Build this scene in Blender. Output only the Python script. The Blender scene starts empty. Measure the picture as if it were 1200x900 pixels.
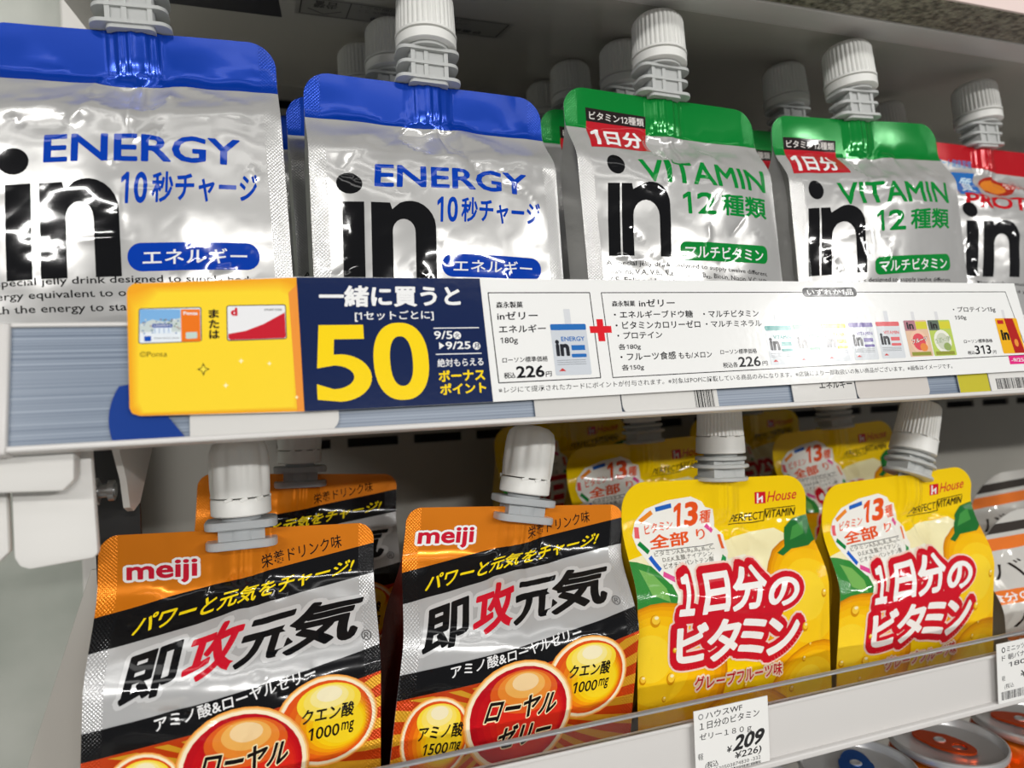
import bpy, bmesh, math, random
import numpy as np
from mathutils import Matrix, Vector
from mathutils.geometry import delaunay_2d_cdt

SC = bpy.context.scene
COL = SC.collection
OZ = 1.20                      # height of the camera above the shop floor; all z below are relative to it

# ------------------------------------------------------------------ camera
YAW, ROLL, FPX = math.radians(19.1), 0.04, 832.0
fw = np.array([math.sin(YAW), math.cos(YAW), 0.0])
r0 = np.array([math.cos(YAW), -math.sin(YAW), 0.0]); u0 = np.array([0, 0, 1.0])
cr_, sr_ = math.cos(ROLL), math.sin(ROLL)
right, up = cr_*r0-sr_*u0, sr_*r0+cr_*u0
cam = bpy.data.cameras.new('camera'); cam_o = bpy.data.objects.new('camera', cam); COL.objects.link(cam_o)
m = Matrix([[right[i], up[i], -fw[i], 0] for i in range(3)]+[[0, 0, 0, 1]]); m.translation = (0, 0, OZ)
cam_o.matrix_world = m
cam.sensor_width = 36; cam.lens = 36*FPX/1200; cam.clip_start = .01
cam.dof.use_dof = True; cam.dof.focus_distance = .252; cam.dof.aperture_fstop = 11.0
SC.camera = cam_o

# ------------------------------------------------------------------ light
w = bpy.data.worlds.new('shop'); SC.world = w; w.use_nodes = True
w.node_tree.nodes['Background'].inputs[0].default_value = (.95, .97, 1, 1)
w.node_tree.nodes['Background'].inputs[1].default_value = .27
def area(name, loc, size, power, aim, col=(1, .985, .955)):
    l = bpy.data.lights.new(name, 'AREA'); l.shape = 'RECTANGLE'; l.size, l.size_y = size; l.energy = power; l.color = col
    o = bpy.data.objects.new(name, l); COL.objects.link(o); o.location = (loc[0], loc[1], loc[2]+OZ)
    o.rotation_euler = (Vector((aim[0], aim[1], aim[2]+OZ))-o.location).to_track_quat('-Z', 'Y').to_euler()
area('ceiling_strip_near', (0.1, -.75, 1.3), (2.4, .12), 3.5, (.1, .1, 0))
area('ceiling_strip_middle', (-.3, -1.35, 1.3), (2.6, .14), 8, (.1, .2, 0))
for x, y, z in ((-3.0, -2.9, 1.55), (-1.9, -3.5, 1.6), (-2.9, -4.1, 1.9)): area('ceiling_tube', (x, y, z), (1.2, .06), 50, (.1, .2, -.1))
for x, y, z in ((.75, -4.4, 1.10), (2.6, -4.4, 1.12)): area('far_ceiling_tube', (x, y, z), (1.2, .06), 98, (.1, .2, -.1))
area('ceiling_panel', (3.75, -3.3, 1.80), (.42, .42), 42, (.2, .2, -.1))
SC.view_settings.view_transform = 'Standard'; SC.view_settings.look = 'None'; SC.view_settings.gamma = 1
SC.view_settings.exposure = -0.87

# ------------------------------------------------------------------ helpers
def lin(c):
    return tuple(((v/255)/12.92 if v/255 <= .04045 else ((v/255+.055)/1.055)**2.4) for v in c)
def mat(name, col, rough=.5, metal=0, **kw):
    m = bpy.data.materials.new(name); m.use_nodes = True; b = m.node_tree.nodes['Principled BSDF']
    b.inputs['Base Color'].default_value = (*lin(col), 1); b.inputs['Roughness'].default_value = rough; b.inputs['Metallic'].default_value = metal
    for k, v in kw.items(): b.inputs[k.replace('_', ' ')].default_value = v
    return m
def bump(m, scale, dist, detail=3, kind='noise', stretch=None):
    nt = m.node_tree; b = nt.nodes['Principled BSDF']
    tc = nt.nodes.new('ShaderNodeTexCoord'); mp = nt.nodes.new('ShaderNodeMapping'); n = nt.nodes.new('ShaderNodeTexNoise'); bp = nt.nodes.new('ShaderNodeBump')
    mp.inputs['Scale'].default_value = stretch or (1, 1, 1)
    n.inputs['Scale'].default_value = scale; n.inputs['Detail'].default_value = detail; bp.inputs['Distance'].default_value = dist; bp.inputs['Strength'].default_value = 1
    nt.links.new(tc.outputs['Object'], mp.inputs[0]); nt.links.new(mp.outputs[0], n.inputs['Vector']); nt.links.new(n.outputs[0], bp.inputs['Height']); nt.links.new(bp.outputs[0], b.inputs['Normal'])
    return m
def mottle(m, c1, c2, scale, stretch=(1, 1, 1), detail=4):
    nt = m.node_tree; b = nt.nodes['Principled BSDF']
    tc = nt.nodes.new('ShaderNodeTexCoord'); mp = nt.nodes.new('ShaderNodeMapping'); n = nt.nodes.new('ShaderNodeTexNoise'); r = nt.nodes.new('ShaderNodeValToRGB')
    mp.inputs['Scale'].default_value = stretch; n.inputs['Scale'].default_value = scale; n.inputs['Detail'].default_value = detail
    r.color_ramp.elements[0].position = .35; r.color_ramp.elements[1].position = .65
    r.color_ramp.elements[0].color = (*lin(c1), 1); r.color_ramp.elements[1].color = (*lin(c2), 1)
    nt.links.new(tc.outputs['Object'], mp.inputs[0]); nt.links.new(mp.outputs[0], n.inputs['Vector']); nt.links.new(n.outputs[0], r.inputs[0]); nt.links.new(r.outputs[0], b.inputs['Base Color'])
    return m
def printed(name, rough, rough_metal, seal=0.0, grain=0.0, coat=0.0):
    """printed film or card: colour and metal come from the artwork's attributes"""
    m = bpy.data.materials.new(name); m.use_nodes = True; nt = m.node_tree; b = nt.nodes['Principled BSDF']; L = nt.links.new
    a = nt.nodes.new('ShaderNodeAttribute'); a.attribute_name = 'ink'; L(a.outputs['Color'], b.inputs['Base Color'])
    a2 = nt.nodes.new('ShaderNodeAttribute'); a2.attribute_name = 'metal'; L(a2.outputs['Fac'], b.inputs['Metallic'])
    mr = nt.nodes.new('ShaderNodeMapRange'); mr.inputs[3].default_value = rough; mr.inputs[4].default_value = rough_metal; L(a2.outputs['Fac'], mr.inputs[0]); L(mr.outputs[0], b.inputs['Roughness'])
    b.inputs['Specular IOR Level'].default_value = .36; b.inputs['Coat Weight'].default_value = coat; b.inputs['Coat Roughness'].default_value = .06
    tc = nt.nodes.new('ShaderNodeTexCoord'); n = nt.nodes.new('ShaderNodeTexNoise'); n.inputs['Scale'].default_value = 420; n.inputs['Detail'].default_value = 2
    L(tc.outputs['Object'], n.inputs['Vector'])
    h = n.outputs[0]; bp = nt.nodes.new('ShaderNodeBump'); bp.inputs['Strength'].default_value = 1; bp.inputs['Distance'].default_value = grain*1e-3
    L(h, bp.inputs['Height']); last = bp
    if seal:
        uv = nt.nodes.new('ShaderNodeUVMap'); uv.uv_map = 'film'; sp = nt.nodes.new('ShaderNodeSeparateXYZ'); L(uv.outputs[0], sp.inputs[0])
        def M(op, *ins):
            q = nt.nodes.new('ShaderNodeMath'); q.operation = op
            for i, v in enumerate(ins):
                if isinstance(v, (int, float)): q.inputs[i].default_value = v
                else: L(v, q.inputs[i])
            return q.outputs[0]
        edge = M('GREATER_THAN', M('ABSOLUTE', M('SUBTRACT', sp.outputs[0], 44.0)), 38.5)
        pat = M('MULTIPLY', M('SINE', M('MULTIPLY', sp.outputs[0], 5.4)), M('SINE', M('MULTIPLY', sp.outputs[1], 5.4)))
        bp2 = nt.nodes.new('ShaderNodeBump'); bp2.inputs['Strength'].default_value = 1; bp2.inputs['Distance'].default_value = seal*1e-3
        L(M('MULTIPLY', edge, pat), bp2.inputs['Height']); L(bp.outputs[0], bp2.inputs['Normal']); last = bp2
    L(last.outputs[0], b.inputs['Normal'])
    return m
class MB:
    def __init__(s): s.bm = bmesh.new()
    def box(s, x0, x1, y0, y1, z0, z1, bev=0):
        t = bmesh.new(); bmesh.ops.create_cube(t, size=1)
        for v in t.verts: v.co = Vector(((x0+x1)/2+v.co.x*(x1-x0), (y0+y1)/2+v.co.y*(y1-y0), (z0+z1)/2+v.co.z*(z1-z0)))
        if bev: bmesh.ops.bevel(t, geom=t.edges[:], offset=bev, segments=3, affect='EDGES', profile=.5)
        return s.add(t)
    def add(s, t, M=None):
        me = bpy.data.meshes.new('tmp'); t.to_mesh(me); t.free()
        if M: me.transform(M)
        s.bm.from_mesh(me); bpy.data.meshes.remove(me); return s
    def prism(s, pts, axis, a, b, bev=0):
        """closed outline pts extruded along an axis: 'x' pts are (y,z), 'y' (x,z), 'z' (x,y)"""
        t = bmesh.new(); f = (lambda p, q: (q, p[0], p[1])) if axis == 'x' else (lambda p, q: (p[0], q, p[1])) if axis == 'y' else (lambda p, q: (p[0], p[1], q))
        A = [t.verts.new(f(p, a)) for p in pts]; B = [t.verts.new(f(p, b)) for p in pts]; n = len(pts)
        t.faces.new(A); t.faces.new(B[::-1])
        for i in range(n): t.faces.new((A[(i+1) % n], A[i], B[i], B[(i+1) % n]))
        bmesh.ops.recalc_face_normals(t, faces=t.faces[:])
        if bev: bmesh.ops.bevel(t, geom=t.edges[:], offset=bev, segments=2, affect='EDGES', profile=.5)
        return s.add(t)
    def lathe(s, prof, n=64, rib=None, M=None, sx=1, sy=1):
        """prof: (r, z, ribbed 0..1); rib(angle) -> inward depth"""
        t = bmesh.new(); rings = []
        for r, z, k in prof:
            rings.append([t.verts.new((sx*(r-(rib(a) if rib else 0)*k)*math.cos(a), sy*(r-(rib(a) if rib else 0)*k)*math.sin(a), z)) for a in (2*math.pi*i/n for i in range(n))])
        for A, B in zip(rings, rings[1:]):
            for i in range(n): t.faces.new((A[i], A[(i+1) % n], B[(i+1) % n], B[i]))
        t.faces.new(rings[0][::-1]); t.faces.new(rings[-1])
        return s.add(t, M)
    def build(s, name, material, parent=None, loc=None, sharp=35):
        me = bpy.data.meshes.new(name); s.bm.to_mesh(me); s.bm.free()
        for p in me.polygons: p.use_smooth = True
        me.set_sharp_from_angle(angle=math.radians(sharp))
        me.materials.append(material)
        o = bpy.data.objects.new(name, me); COL.objects.link(o)
        if parent: o.parent = parent
        if loc: o.location = loc
        return o
def tag(o, label, cat, group=None):
    o['label'] = label; o['category'] = cat
    if group: o['group'] = group
    return o
def struct(o): o['kind'] = 'structure'; return o
def thing(name, label, cat, loc=(0, 0, 0), group=None):
    o = bpy.data.objects.new(name, None); COL.objects.link(o); o.empty_display_size = .02
    o.location = (loc[0], loc[1], loc[2]+OZ); return tag(o, label, cat, group)

# ------------------------------------------------------------------ lettering: outlines of the built-in font as flat triangles
_fc = bpy.data.curves.new('lettering', 'FONT'); _fo = bpy.data.objects.new('lettering', _fc); COL.objects.link(_fo)
_fc.fill_mode = 'BOTH'
_tc = {}
def area2(P): return float((P[:, 0]*np.roll(P[:, 1], -1)-np.roll(P[:, 0], -1)*P[:, 1]).sum())
def tri_area(T):
    u, v = T[:, 1]-T[:, 0], T[:, 2]-T[:, 0]; return float(np.abs(u[:, 0]*v[:, 1]-u[:, 1]*v[:, 0]).sum()/2)
def outline_loops(V, F):
    """boundary loops of a set of oriented faces"""
    cnt = {}
    for f in F:
        for i in range(len(f)):
            e = (f[i], f[(i+1) % len(f)])
            if (e[1], e[0]) in cnt: del cnt[(e[1], e[0])]
            else: cnt[e] = 1
    nx = {}
    for p, q in cnt: nx.setdefault(p, []).append(q)
    out = []
    while nx:
        p = next(iter(nx)); lp = []
        while p in nx:
            q = nx[p].pop()
            if not nx[p]: del nx[p]
            lp.append(p); p = q
        if len(lp) > 2: out.append(V[lp])
    return out
def simplify(P, tol):
    P = P.copy()
    while len(P) > 4:
        a, b, c = np.roll(P, 1, 0), P, np.roll(P, -1, 0); d = c-a; L = np.maximum(np.hypot(d[:, 0], d[:, 1]), 1e-9)
        h = np.abs(d[:, 0]*(b[:, 1]-a[:, 1])-d[:, 1]*(b[:, 0]-a[:, 0]))/L; h = np.where(np.hypot(*(b-a).T) < tol*.5, 0, h); drop = h < tol
        if not drop.any(): break
        keep = np.ones(len(P), bool); last = -2                          # never two neighbours in one pass
        for i in np.argsort(h):
            if not drop[i]: break
            if keep[i-1] and keep[(i+1) % len(P)]: keep[i] = False
        if keep.all(): break
        P = P[keep]
        if keep.sum() < 5: break
    return P
def refill(loops):
    vs, es = [], []
    for P in loops:
        n = len(P); i = len(vs); vs += [Vector(p) for p in P]; es += [(i+k, i+(k+1) % n) for k in range(n)]
    r = delaunay_2d_cdt(vs, es, [], 1, 1e-7)
    V = np.array([tuple(v) for v in r[0]]).reshape(-1, 2); F = np.array([(f[0], f[i], f[i+1]) for f in r[2] for i in range(1, len(f)-1)], int).reshape(-1, 3)
    T = V[F]; c = T.mean(1); odd = np.zeros(len(c), bool)                  # keep what lies inside an odd number of loops
    for P in loops:
        x0, y0 = P[:, 0], P[:, 1]; x1, y1 = np.roll(x0, -1), np.roll(y0, -1); cy = c[:, 1:2]; up_ = (y0 > cy) != (y1 > cy)
        odd ^= ((up_ & (c[:, :1] < (x1-x0)*(cy-y0)/np.where(y1 == y0, 1, y1-y0)+x0)).sum(1) % 2).astype(bool)
    return T[odd]
def tidy(V, F, tol):
    """the same shape with as few triangles as its outline needs"""
    F = [list(f) if area2(V[list(f)]) > 0 else list(f)[::-1] for f in F]
    T0 = V[np.array([(f[0], f[i], f[i+1]) for f in F for i in range(1, len(f)-1)], int)]
    lp = [simplify(P, tol) for P in outline_loops(V, F)]
    lp = [P for P in lp if len(P) > 2 and abs(area2(P)) > 4*tol*tol]
    if not lp: return T0
    T = refill(lp); A0 = tri_area(T0)
    return T if len(T) and abs(tri_area(T)-A0) < .05*A0 else T0
def union(vs, fs, tol=.012):
    """flat union of convex pieces"""
    V = np.array([tuple(map(float, v)) for v in vs]); fs = [list(f) if area2(V[list(f)]) > 0 else list(f)[::-1] for f in fs]
    if len(fs) == 1: return refill([V[fs[0]]])
    r = delaunay_2d_cdt([Vector(v) for v in V], [(f[i], f[(i+1) % len(f)]) for f in fs for i in range(len(f))], [], 1, 1e-6)
    W_ = np.array([tuple(v) for v in r[0]]).reshape(-1, 2); F = np.array([(f[0], f[i], f[i+1]) for f in r[2] for i in range(1, len(f)-1)], int); c = W_[F].mean(1); inside = np.zeros(len(c), bool)
    for f in fs:
        P = V[f]; lo, hi = P.min(0), P.max(0); k = np.nonzero(~inside & (c[:, 0] >= lo[0]) & (c[:, 0] <= hi[0]) & (c[:, 1] >= lo[1]) & (c[:, 1] <= hi[1]))[0]
        if not len(k): continue
        D = np.roll(P, -1, 0)-P; q = c[k][:, None]-P[None]; inside[k[((D[:, 0]*q[..., 1]-D[:, 1]*q[..., 0]) >= -1e-9).all(1)]] = True
    return tidy(W_, F[inside].tolist(), tol)
def grow(V, F, wd):
    """union of a flat shape with a stroke of half-width wd along its outline"""
    cnt = {}
    for f in F:
        for i in range(len(f)):
            e = (f[i], f[(i+1) % len(f)]); cnt.setdefault((min(e), max(e)), []).append(e)
    B = [v[0] for v in cnt.values() if len(v) == 1]; nx = dict(B)
    vs = [tuple(v) for v in V]; fs = [list(f) for f in F]
    for a, b in B:
        d = V[b]-V[a]; L = math.hypot(*d)
        if L < 1e-6: continue
        n = np.array([-d[1], d[0]])/L*wd; i = len(vs); vs += [tuple(V[a]+n), tuple(V[a]-n), tuple(V[b]-n), tuple(V[b]+n)]; fs.append([i, i+1, i+2, i+3])
        c = nx.get(b)
        if c is not None:
            e = V[c]-V[b]; ang = abs(math.atan2(d[0]*e[1]-d[1]*e[0], d[0]*e[0]+d[1]*e[1]))
            if ang > (.3 if len(F) > 260 else .1):
                i = len(vs); vs += [tuple(V[b]+wd*np.array([math.cos(q*math.pi/4+.2), math.sin(q*math.pi/4+.2)])) for q in range(8)]; fs.append(list(range(i, i+8)))
    return union(vs, fs, TOL_EM)
TOL_EM = .007
def raw1(txt, bold):
    _fc.body = txt; _fc.offset = bold; _fc.resolution_u = 2 if len(txt) > 12 else 3 if len(txt) > 2 else 7
    dg = bpy.context.evaluated_depsgraph_get(); dg.update()
    ev = _fo.evaluated_get(dg); me = ev.to_mesh()
    V = np.array([v.co[:2] for v in me.vertices]).reshape(-1, 2); F = [list(p.vertices) for p in me.polygons]; ev.to_mesh_clear(); return V, F
def raw(txt, bold):
    """the flat glyphs of a line; the digit 1 gets the flagged form of the wide digits"""
    if '1' not in txt: return raw1(txt, bold)
    hx = raw1('H', 0)[0][:, 0].max(); zero = raw1('0', 0)[0]; x, Vs, Fs, n = 0.0, [], [], 0
    for k, piece in enumerate(txt.split('1')):
        if k:
            b2 = bold; V = np.array([(.165-b2, 0), (.25+b2, 0), (.25+b2, .69), (.175-b2, .69), (0, .575), (0, .485-b2), (.165-b2, .585-b2)])*np.array((1, (zero[:, 1].max()-zero[:, 1].min())/.69))+np.array((x+.08, zero[:, 1].min())); F = [[0, 1, 2, 3, 6], [3, 4, 5, 6]]
            Vs.append(V); Fs += [[i+n for i in f] for f in F]; n += len(V); x += .48
        if piece:
            V, F = raw1(piece, bold)
            if len(V): Vs.append(V+np.array((x, 0))); Fs += [[i+n for i in f] for f in F]; n += len(V)
            x += raw1(piece+'H', 0)[0][:, 0].max()-hx
    return np.concatenate(Vs), Fs
def letters(txt, bold=0.0, stroke=0.0):
    """triangles (n,3,2) and the ink box of the unstroked text"""
    k = (txt, bold, stroke)
    if k in _tc: return _tc[k]
    V, F = raw(txt, bold)
    bb = (V.min(0), V.max(0))
    T = grow(V, F, stroke) if stroke else tidy(V, F, TOL_EM*(2 if len(txt) > 24 else .6))
    _tc[k] = (T, bb); return _tc[k]

class Art:
    """flat artwork in millimetres, a stack of coloured triangles"""
    def __init__(s): s.T = []; s.C = []; s.Mt = []; s.Ly = []; s.n = 0
    def put(s, T, col, metal=0.0, lay=None):
        if lay is None: s.n += 1; lay = s.n
        T = np.asarray(T, float).reshape(-1, 3, 2); n = len(T)
        s.T.append(T); s.C.append(np.tile(lin(col), (n, 1))); s.Mt.append(np.full(n, metal)); s.Ly.append(np.full(n, float(lay))); return s
    def poly(s, pts, col, metal=0.0, lay=None):
        return s.put(union([tuple(p) for p in pts], [list(range(len(pts)))]), col, metal, lay)
    def rect(s, a, b, c, d, col, metal=0.0, lay=None): return s.put([[(a, b), (c, b), (c, d)], [(a, b), (c, d), (a, d)]], col, metal, lay)
    def ell(s, c, rx, ry, col, metal=0.0, n=0, rot=0, lay=None):
        n = n or (32 if max(rx, ry) > 5 else 20); a = np.arange(n)*2*math.pi/n; x, y = rx*np.cos(a), ry*np.sin(a)
        P = np.c_[c[0]+x*math.cos(rot)-y*math.sin(rot), c[1]+x*math.sin(rot)+y*math.cos(rot)]
        q = [0]+[v for i in range(1, n//2) for v in (i, n-i)]+[n//2]; return s.put([[tuple(P[q[i]]), tuple(P[q[i+1]]), tuple(P[q[i+2]])] for i in range(n-2)], col, metal, lay)
    def rrect(s, BL, BR, TL, r, col, metal=0.0, lay=None, corners=(1, 1, 1, 1)):
        BL, BR, TL = map(np.array, (BL, BR, TL)); ex, ey = BR-BL, TL-BL; lx, ly = np.hypot(*ex), np.hypot(*ey); ex, ey = ex/lx, ey/ly; pts = []
        for (cx, cy, a0, on) in ((lx, 0, -90, corners[1]), (lx, ly, 0, corners[2]), (0, ly, 90, corners[3]), (0, 0, 180, corners[0])):
            if not on: pts.append(BL+cx*ex+cy*ey); continue
            ox, oy = (cx-r if cx else r), (cy-r if cy else r)
            for q in range(7):
                t = math.radians(a0+15*q); pts.append(BL+(ox+r*math.cos(t))*ex+(oy+r*math.sin(t))*ey)
        return s.poly(pts, col, metal, lay)
    def line(s, pts, wd, col, metal=0.0, lay=None):
        vs, fs = [], []
        for p, q in zip(pts, pts[1:]):
            p, q = np.array(p, float), np.array(q, float); d = q-p; d = d/max(np.hypot(*d), 1e-9)*wd/2; n = np.array([-d[1], d[0]]); i = len(vs)
            vs += [tuple(p-d*.3+n), tuple(p-d*.3-n), tuple(q+d*.3-n), tuple(q+d*.3+n)]; fs.append([i, i+1, i+2, i+3])
        return s.put(union(vs, fs), col, metal, lay)
    def run(s, parts, BL, BR, TL, col, bold=0.0):
        """pieces of text set side by side in one parallelogram: (text, start, end) as fractions of its width"""
        BL, BR, TL = (np.array(p, float) for p in (BL, BR, TL))
        for tx, f0, f1 in parts: s.text(tx, BL+(BR-BL)*f0, BL+(BR-BL)*f1, TL+(BR-BL)*f0, col, bold)
        return s
    def text(s, txt, BL, BR, TL, col, bold=.0, edge=None, edge2=None, metal=0.0, lay=None):
        """text set in the parallelogram BL-BR-TL; edge=(width in em, colour) is an outline behind it"""
        fat = bold if bold > .009 else 0.0; T0, bb = letters(txt, 0.0, fat) if fat else letters(txt, bold)
        if fat: bb = (bb[0]-fat, bb[1]+fat); bold = 0.0
        o = np.array(BL, float); ex = np.array(BR, float)-o; ey = np.array(TL, float)-o
        def pl(T):
            q = (T-bb[0])/(bb[1]-bb[0]); return o+q[..., :1]*ex+q[..., 1:]*ey
        for e in (edge2, edge):
            if e: s.put(pl(letters(txt, bold, e[0]+fat)[0]), e[1], e[2] if len(e) > 2 else 0.0)
        return s.put(pl(T0), col, metal, lay)
    def arrays(s):
        """everything stacked, with no more layers than the overlaps need"""
        g = {}
        for T, L in zip(s.T, s.Ly):
            P = T.reshape(-1, 2); k = L[0]; lo, hi = P.min(0), P.max(0)
            g[k] = (np.minimum(g[k][0], lo), np.maximum(g[k][1], hi)) if k in g else (lo, hi)
        eff, box = {}, []
        for k in sorted(g):
            lo, hi = g[k]; eff[k] = 0 if k == 0 else 1+max([e for e, l, h in box if (l < hi).all() and (lo < h).all()] or [0]); box.append((eff[k], lo, hi))
        return np.concatenate(s.T), np.concatenate(s.C), np.concatenate(s.Mt), np.concatenate([np.full(len(L), float(eff[L[0]])) for L in s.Ly])

def soup_split(T, A, fv, clip=None):
    """cut triangles T (n,3,2) wherever fv(points) crosses an integer; clip=True keeps only fv<=0"""
    eps = 1e-7; done_T, done_A = [], []
    for _ in range(40):
        if not len(T): break
        f = fv(T); lo, hi = f.min(1), f.max(1)
        if clip:
            kill = lo >= -eps; T, A, f, lo, hi = T[~kill], A[~kill], f[~kill], lo[~kill], hi[~kill]; k = np.zeros(len(T)); st = hi > eps
        else:
            k = np.round((lo+hi)/2); a, b = np.floor(lo+eps)+1, np.ceil(hi-eps)-1; st = b >= a-1e-9; k = np.clip(k, a, np.maximum(a, b))
        done_T.append(T[~st]); done_A.append(A[~st])
        T, A, f, k = T[st], A[st], f[st], k[st]
        if not len(T): break
        d = f-k[:, None]; d = np.where(np.abs(d) < eps, 0, d)
        pos = d > 0; neg = d < 0
        alone = np.where((pos.sum(1) == 1)[:, None], pos, np.where((neg.sum(1) == 1)[:, None], neg, False)); i = alone.argmax(1)
        idx = (i[:, None]+np.arange(3)) % 3; r = np.arange(len(T))[:, None]; T = T[r, idx]; d = d[r, idx]
        def cross(m):
            t = d[:, 0]/np.where(d[:, 0]-d[:, m] == 0, 1, d[:, 0]-d[:, m]); t = np.clip(t, 0, 1)[:, None]; return T[:, 0]+(T[:, m]-T[:, 0])*t
        p, q = cross(1), cross(2)
        N = np.concatenate([np.stack([T[:, 0], p, q], 1), np.stack([p, T[:, 1], T[:, 2]], 1), np.stack([p, T[:, 2], q], 1)]); NA = np.concatenate([A]*3)
        u, v = N[:, 1]-N[:, 0], N[:, 2]-N[:, 0]; ok = np.abs(u[:, 0]*v[:, 1]-u[:, 1]*v[:, 0]) > 1e-9
        T, A = N[ok], NA[ok]
    return np.concatenate(done_T), np.concatenate(done_A)

def soup_mesh(name, P, N, C, Mt, UV, material, parent):
    n = len(P)//3; q = P.reshape(n, 3, 3); g = np.cross(q[:, 1]-q[:, 0], q[:, 2]-q[:, 0]); bad = (g*N.reshape(n, 3, 3).sum(1)).sum(1) < 0   # wind every triangle outwards
    od = np.arange(3*n).reshape(n, 3); od[bad] = od[bad][:, ::-1]; od = od.ravel(); P, N, C, Mt, UV = P[od], N[od], C[od], Mt[od], UV[od]
    me = bpy.data.meshes.new(name); me.vertices.add(3*n); me.loops.add(3*n); me.polygons.add(n)
    me.vertices.foreach_set('co', P.astype(np.float32).ravel()); me.loops.foreach_set('vertex_index', np.arange(3*n, dtype=np.int32))
    me.polygons.foreach_set('loop_start', np.arange(0, 3*n, 3, dtype=np.int32)); me.update(calc_edges=True)
    me.polygons.foreach_set('use_smooth', np.ones(n, bool))
    a = me.attributes.new('ink', 'FLOAT_COLOR', 'POINT'); a.data.foreach_set('color', np.c_[C, np.ones(3*n)].astype(np.float32).ravel())
    a = me.attributes.new('metal', 'FLOAT', 'POINT'); a.data.foreach_set('value', Mt.astype(np.float32))
    uv = me.uv_layers.new(name='film'); uv.data.foreach_set('uv', UV.astype(np.float32).ravel())
    me.materials.append(material); me.normals_split_custom_set_from_vertices(N.astype(np.float32))
    o = bpy.data.objects.new(name, me); COL.objects.link(o)
    if parent: o.parent = parent
    return o

# ------------------------------------------------------------------ pouch surface
def sstep(x):
    x = np.clip(x, 0, 1); return x*x*(3-2*x)
def base_surface(K, s, t):
    """front film of a filled pouch in mm: s across, t down from the top edge"""
    W, H, T, t0, t1, B = K['W'], K['H'], K['T'], K['t0'], K['t1'], K['B']
    a = np.clip(2*s/W-1, -1, 1)
    y = -T*sstep((t-t0)/(t1-t0))-B*sstep((t-t0)/(t1-t0+12))*(1-a*a)*(1-.45*sstep((t-.55*H)/(.45*H)))
    d = s-K['sx']*W; g = 1-sstep((t-t0+4)/12.)
    y = y-K.get('weld', 2.4)*np.clip(1-d*d/70., 0, 1)**1.1*g
    if T > 5 and B > 0:
        y = y-.38*np.cos(d*1.75+.6)*np.clip(1-d*d/110., 0, 1)*(1-sstep((t-t0+1)/5.))                    # pleats pressed into the seam
        f = np.clip(1-((d+1)/11.5)**2-((t-t0-9)/9.)**2, 0, 1)
        y = y+K.get('scoop', 2.3)*f**.6*sstep((t-t0-1)/4.)-K.get('scoop', 2.3)*.75*np.exp(-np.abs(d-2.2)/1.1)*f
    return s-W/2+K['skew']*np.maximum(t-8, 0), y-.15, H-t
def perlin(x, y, seed):
    rs = np.random.RandomState(seed); g = rs.rand(64, 64)*2*math.pi; xi, yi = np.floor(x).astype(int), np.floor(y).astype(int); fx, fy = x-xi, y-yi
    def d(i, j):
        a = g[(xi+i) % 64, (yi+j) % 64]; return np.cos(a)*(fx-i)+np.sin(a)*(fy-j)
    u, v = fx**3*(fx*(fx*6-15)+10), fy**3*(fy*(fy*6-15)+10)
    return (d(0, 0)*(1-u)+d(1, 0)*u)*(1-v)+(d(0, 1)*(1-u)+d(1, 1)*u)*v
def make_creases(K, seed, amp):
    rs = random.Random(seed); cx = K['sx']*K['W']; c = []
    for i in range(7):                                                     # pleats fanning out below the spout
        a = math.radians(-75+25*i+rs.uniform(-9, 9)); l = rs.uniform(12, 30); r = rs.uniform(2, 6)
        c.append((cx+r*math.sin(a)*1.6, K['t0']+1+r*math.cos(a), cx+(r+l)*math.sin(a), K['t0']+3+(r+l)*math.cos(a)*.8, rs.choice((1, -1))*rs.uniform(.7, 1.7), rs.uniform(1.6, 3.6)))
    for i in range(7):                                                     # dents across the shoulder
        s0 = rs.uniform(6, K['W']-30); t0 = rs.uniform(K['t0']+7, K['t1']+10); l = rs.uniform(12, 34); a = rs.uniform(-.35, .35)
        c.append((s0, t0, s0+l*math.cos(a), t0+l*math.sin(a), rs.choice((1, -1, -1))*rs.uniform(.3, .8), rs.uniform(1.2, 3.0)))
    for i in range(20):                                                    # fine crumples
        s0 = rs.uniform(5, K['W']-5); t0 = rs.uniform(K['t1']-8, K['H']*.95); l = rs.uniform(5, 18); a = rs.uniform(0, math.pi)
        c.append((s0, t0, s0+l*math.cos(a), t0+l*math.sin(a), rs.choice((1, -1))*rs.uniform(.15, .5), rs.uniform(.8, 1.7)))
    return [(a, b, c_, d, e*amp, f) for a, b, c_, d, e, f in c]
def wrinkle(K, s, t):
    W = K['W']; y = np.zeros_like(s)
    for x0, y0, x1, y1, A, wd in K['creases']:
        dx, dy = x1-x0, y1-y0; L2 = dx*dx+dy*dy; q = ((s-x0)*dx+(t-y0)*dy)/L2; qc = np.clip(q, 0, 1)
        d = np.hypot(s-x0-qc*dx, t-y0-qc*dy)/wd; y += A*np.exp(-np.sqrt(d*d+.06)+.24)*np.clip(4*qc*(1-qc)+.15, 0, 1)
    k = K['amp']; sd = K['seed']
    sh = np.exp(-((t-K['t0']-13)/11)**2); y += k*(.9*perlin(s/21+3, t/25+7, sd)+1.5*sh*perlin(s/12+9, t/9+4, sd+3)+(.15+.5*sh)*(np.abs(perlin(s/13+1, t/9+2, sd+1))-.25)+.04*perlin(s/4.6, t/5, sd+2))
    env = np.clip(np.minimum(s, W-s)/5, 0, 1)**.7*(.18+.82*sstep((t-K['t0']+5)/9))*(1-.9*sstep((t-K['H']+8)/8))
    return -y*env+.25*np.sin(s/9+sd)*(1-sstep((t-3)/12))
GR = 1.5
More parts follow.
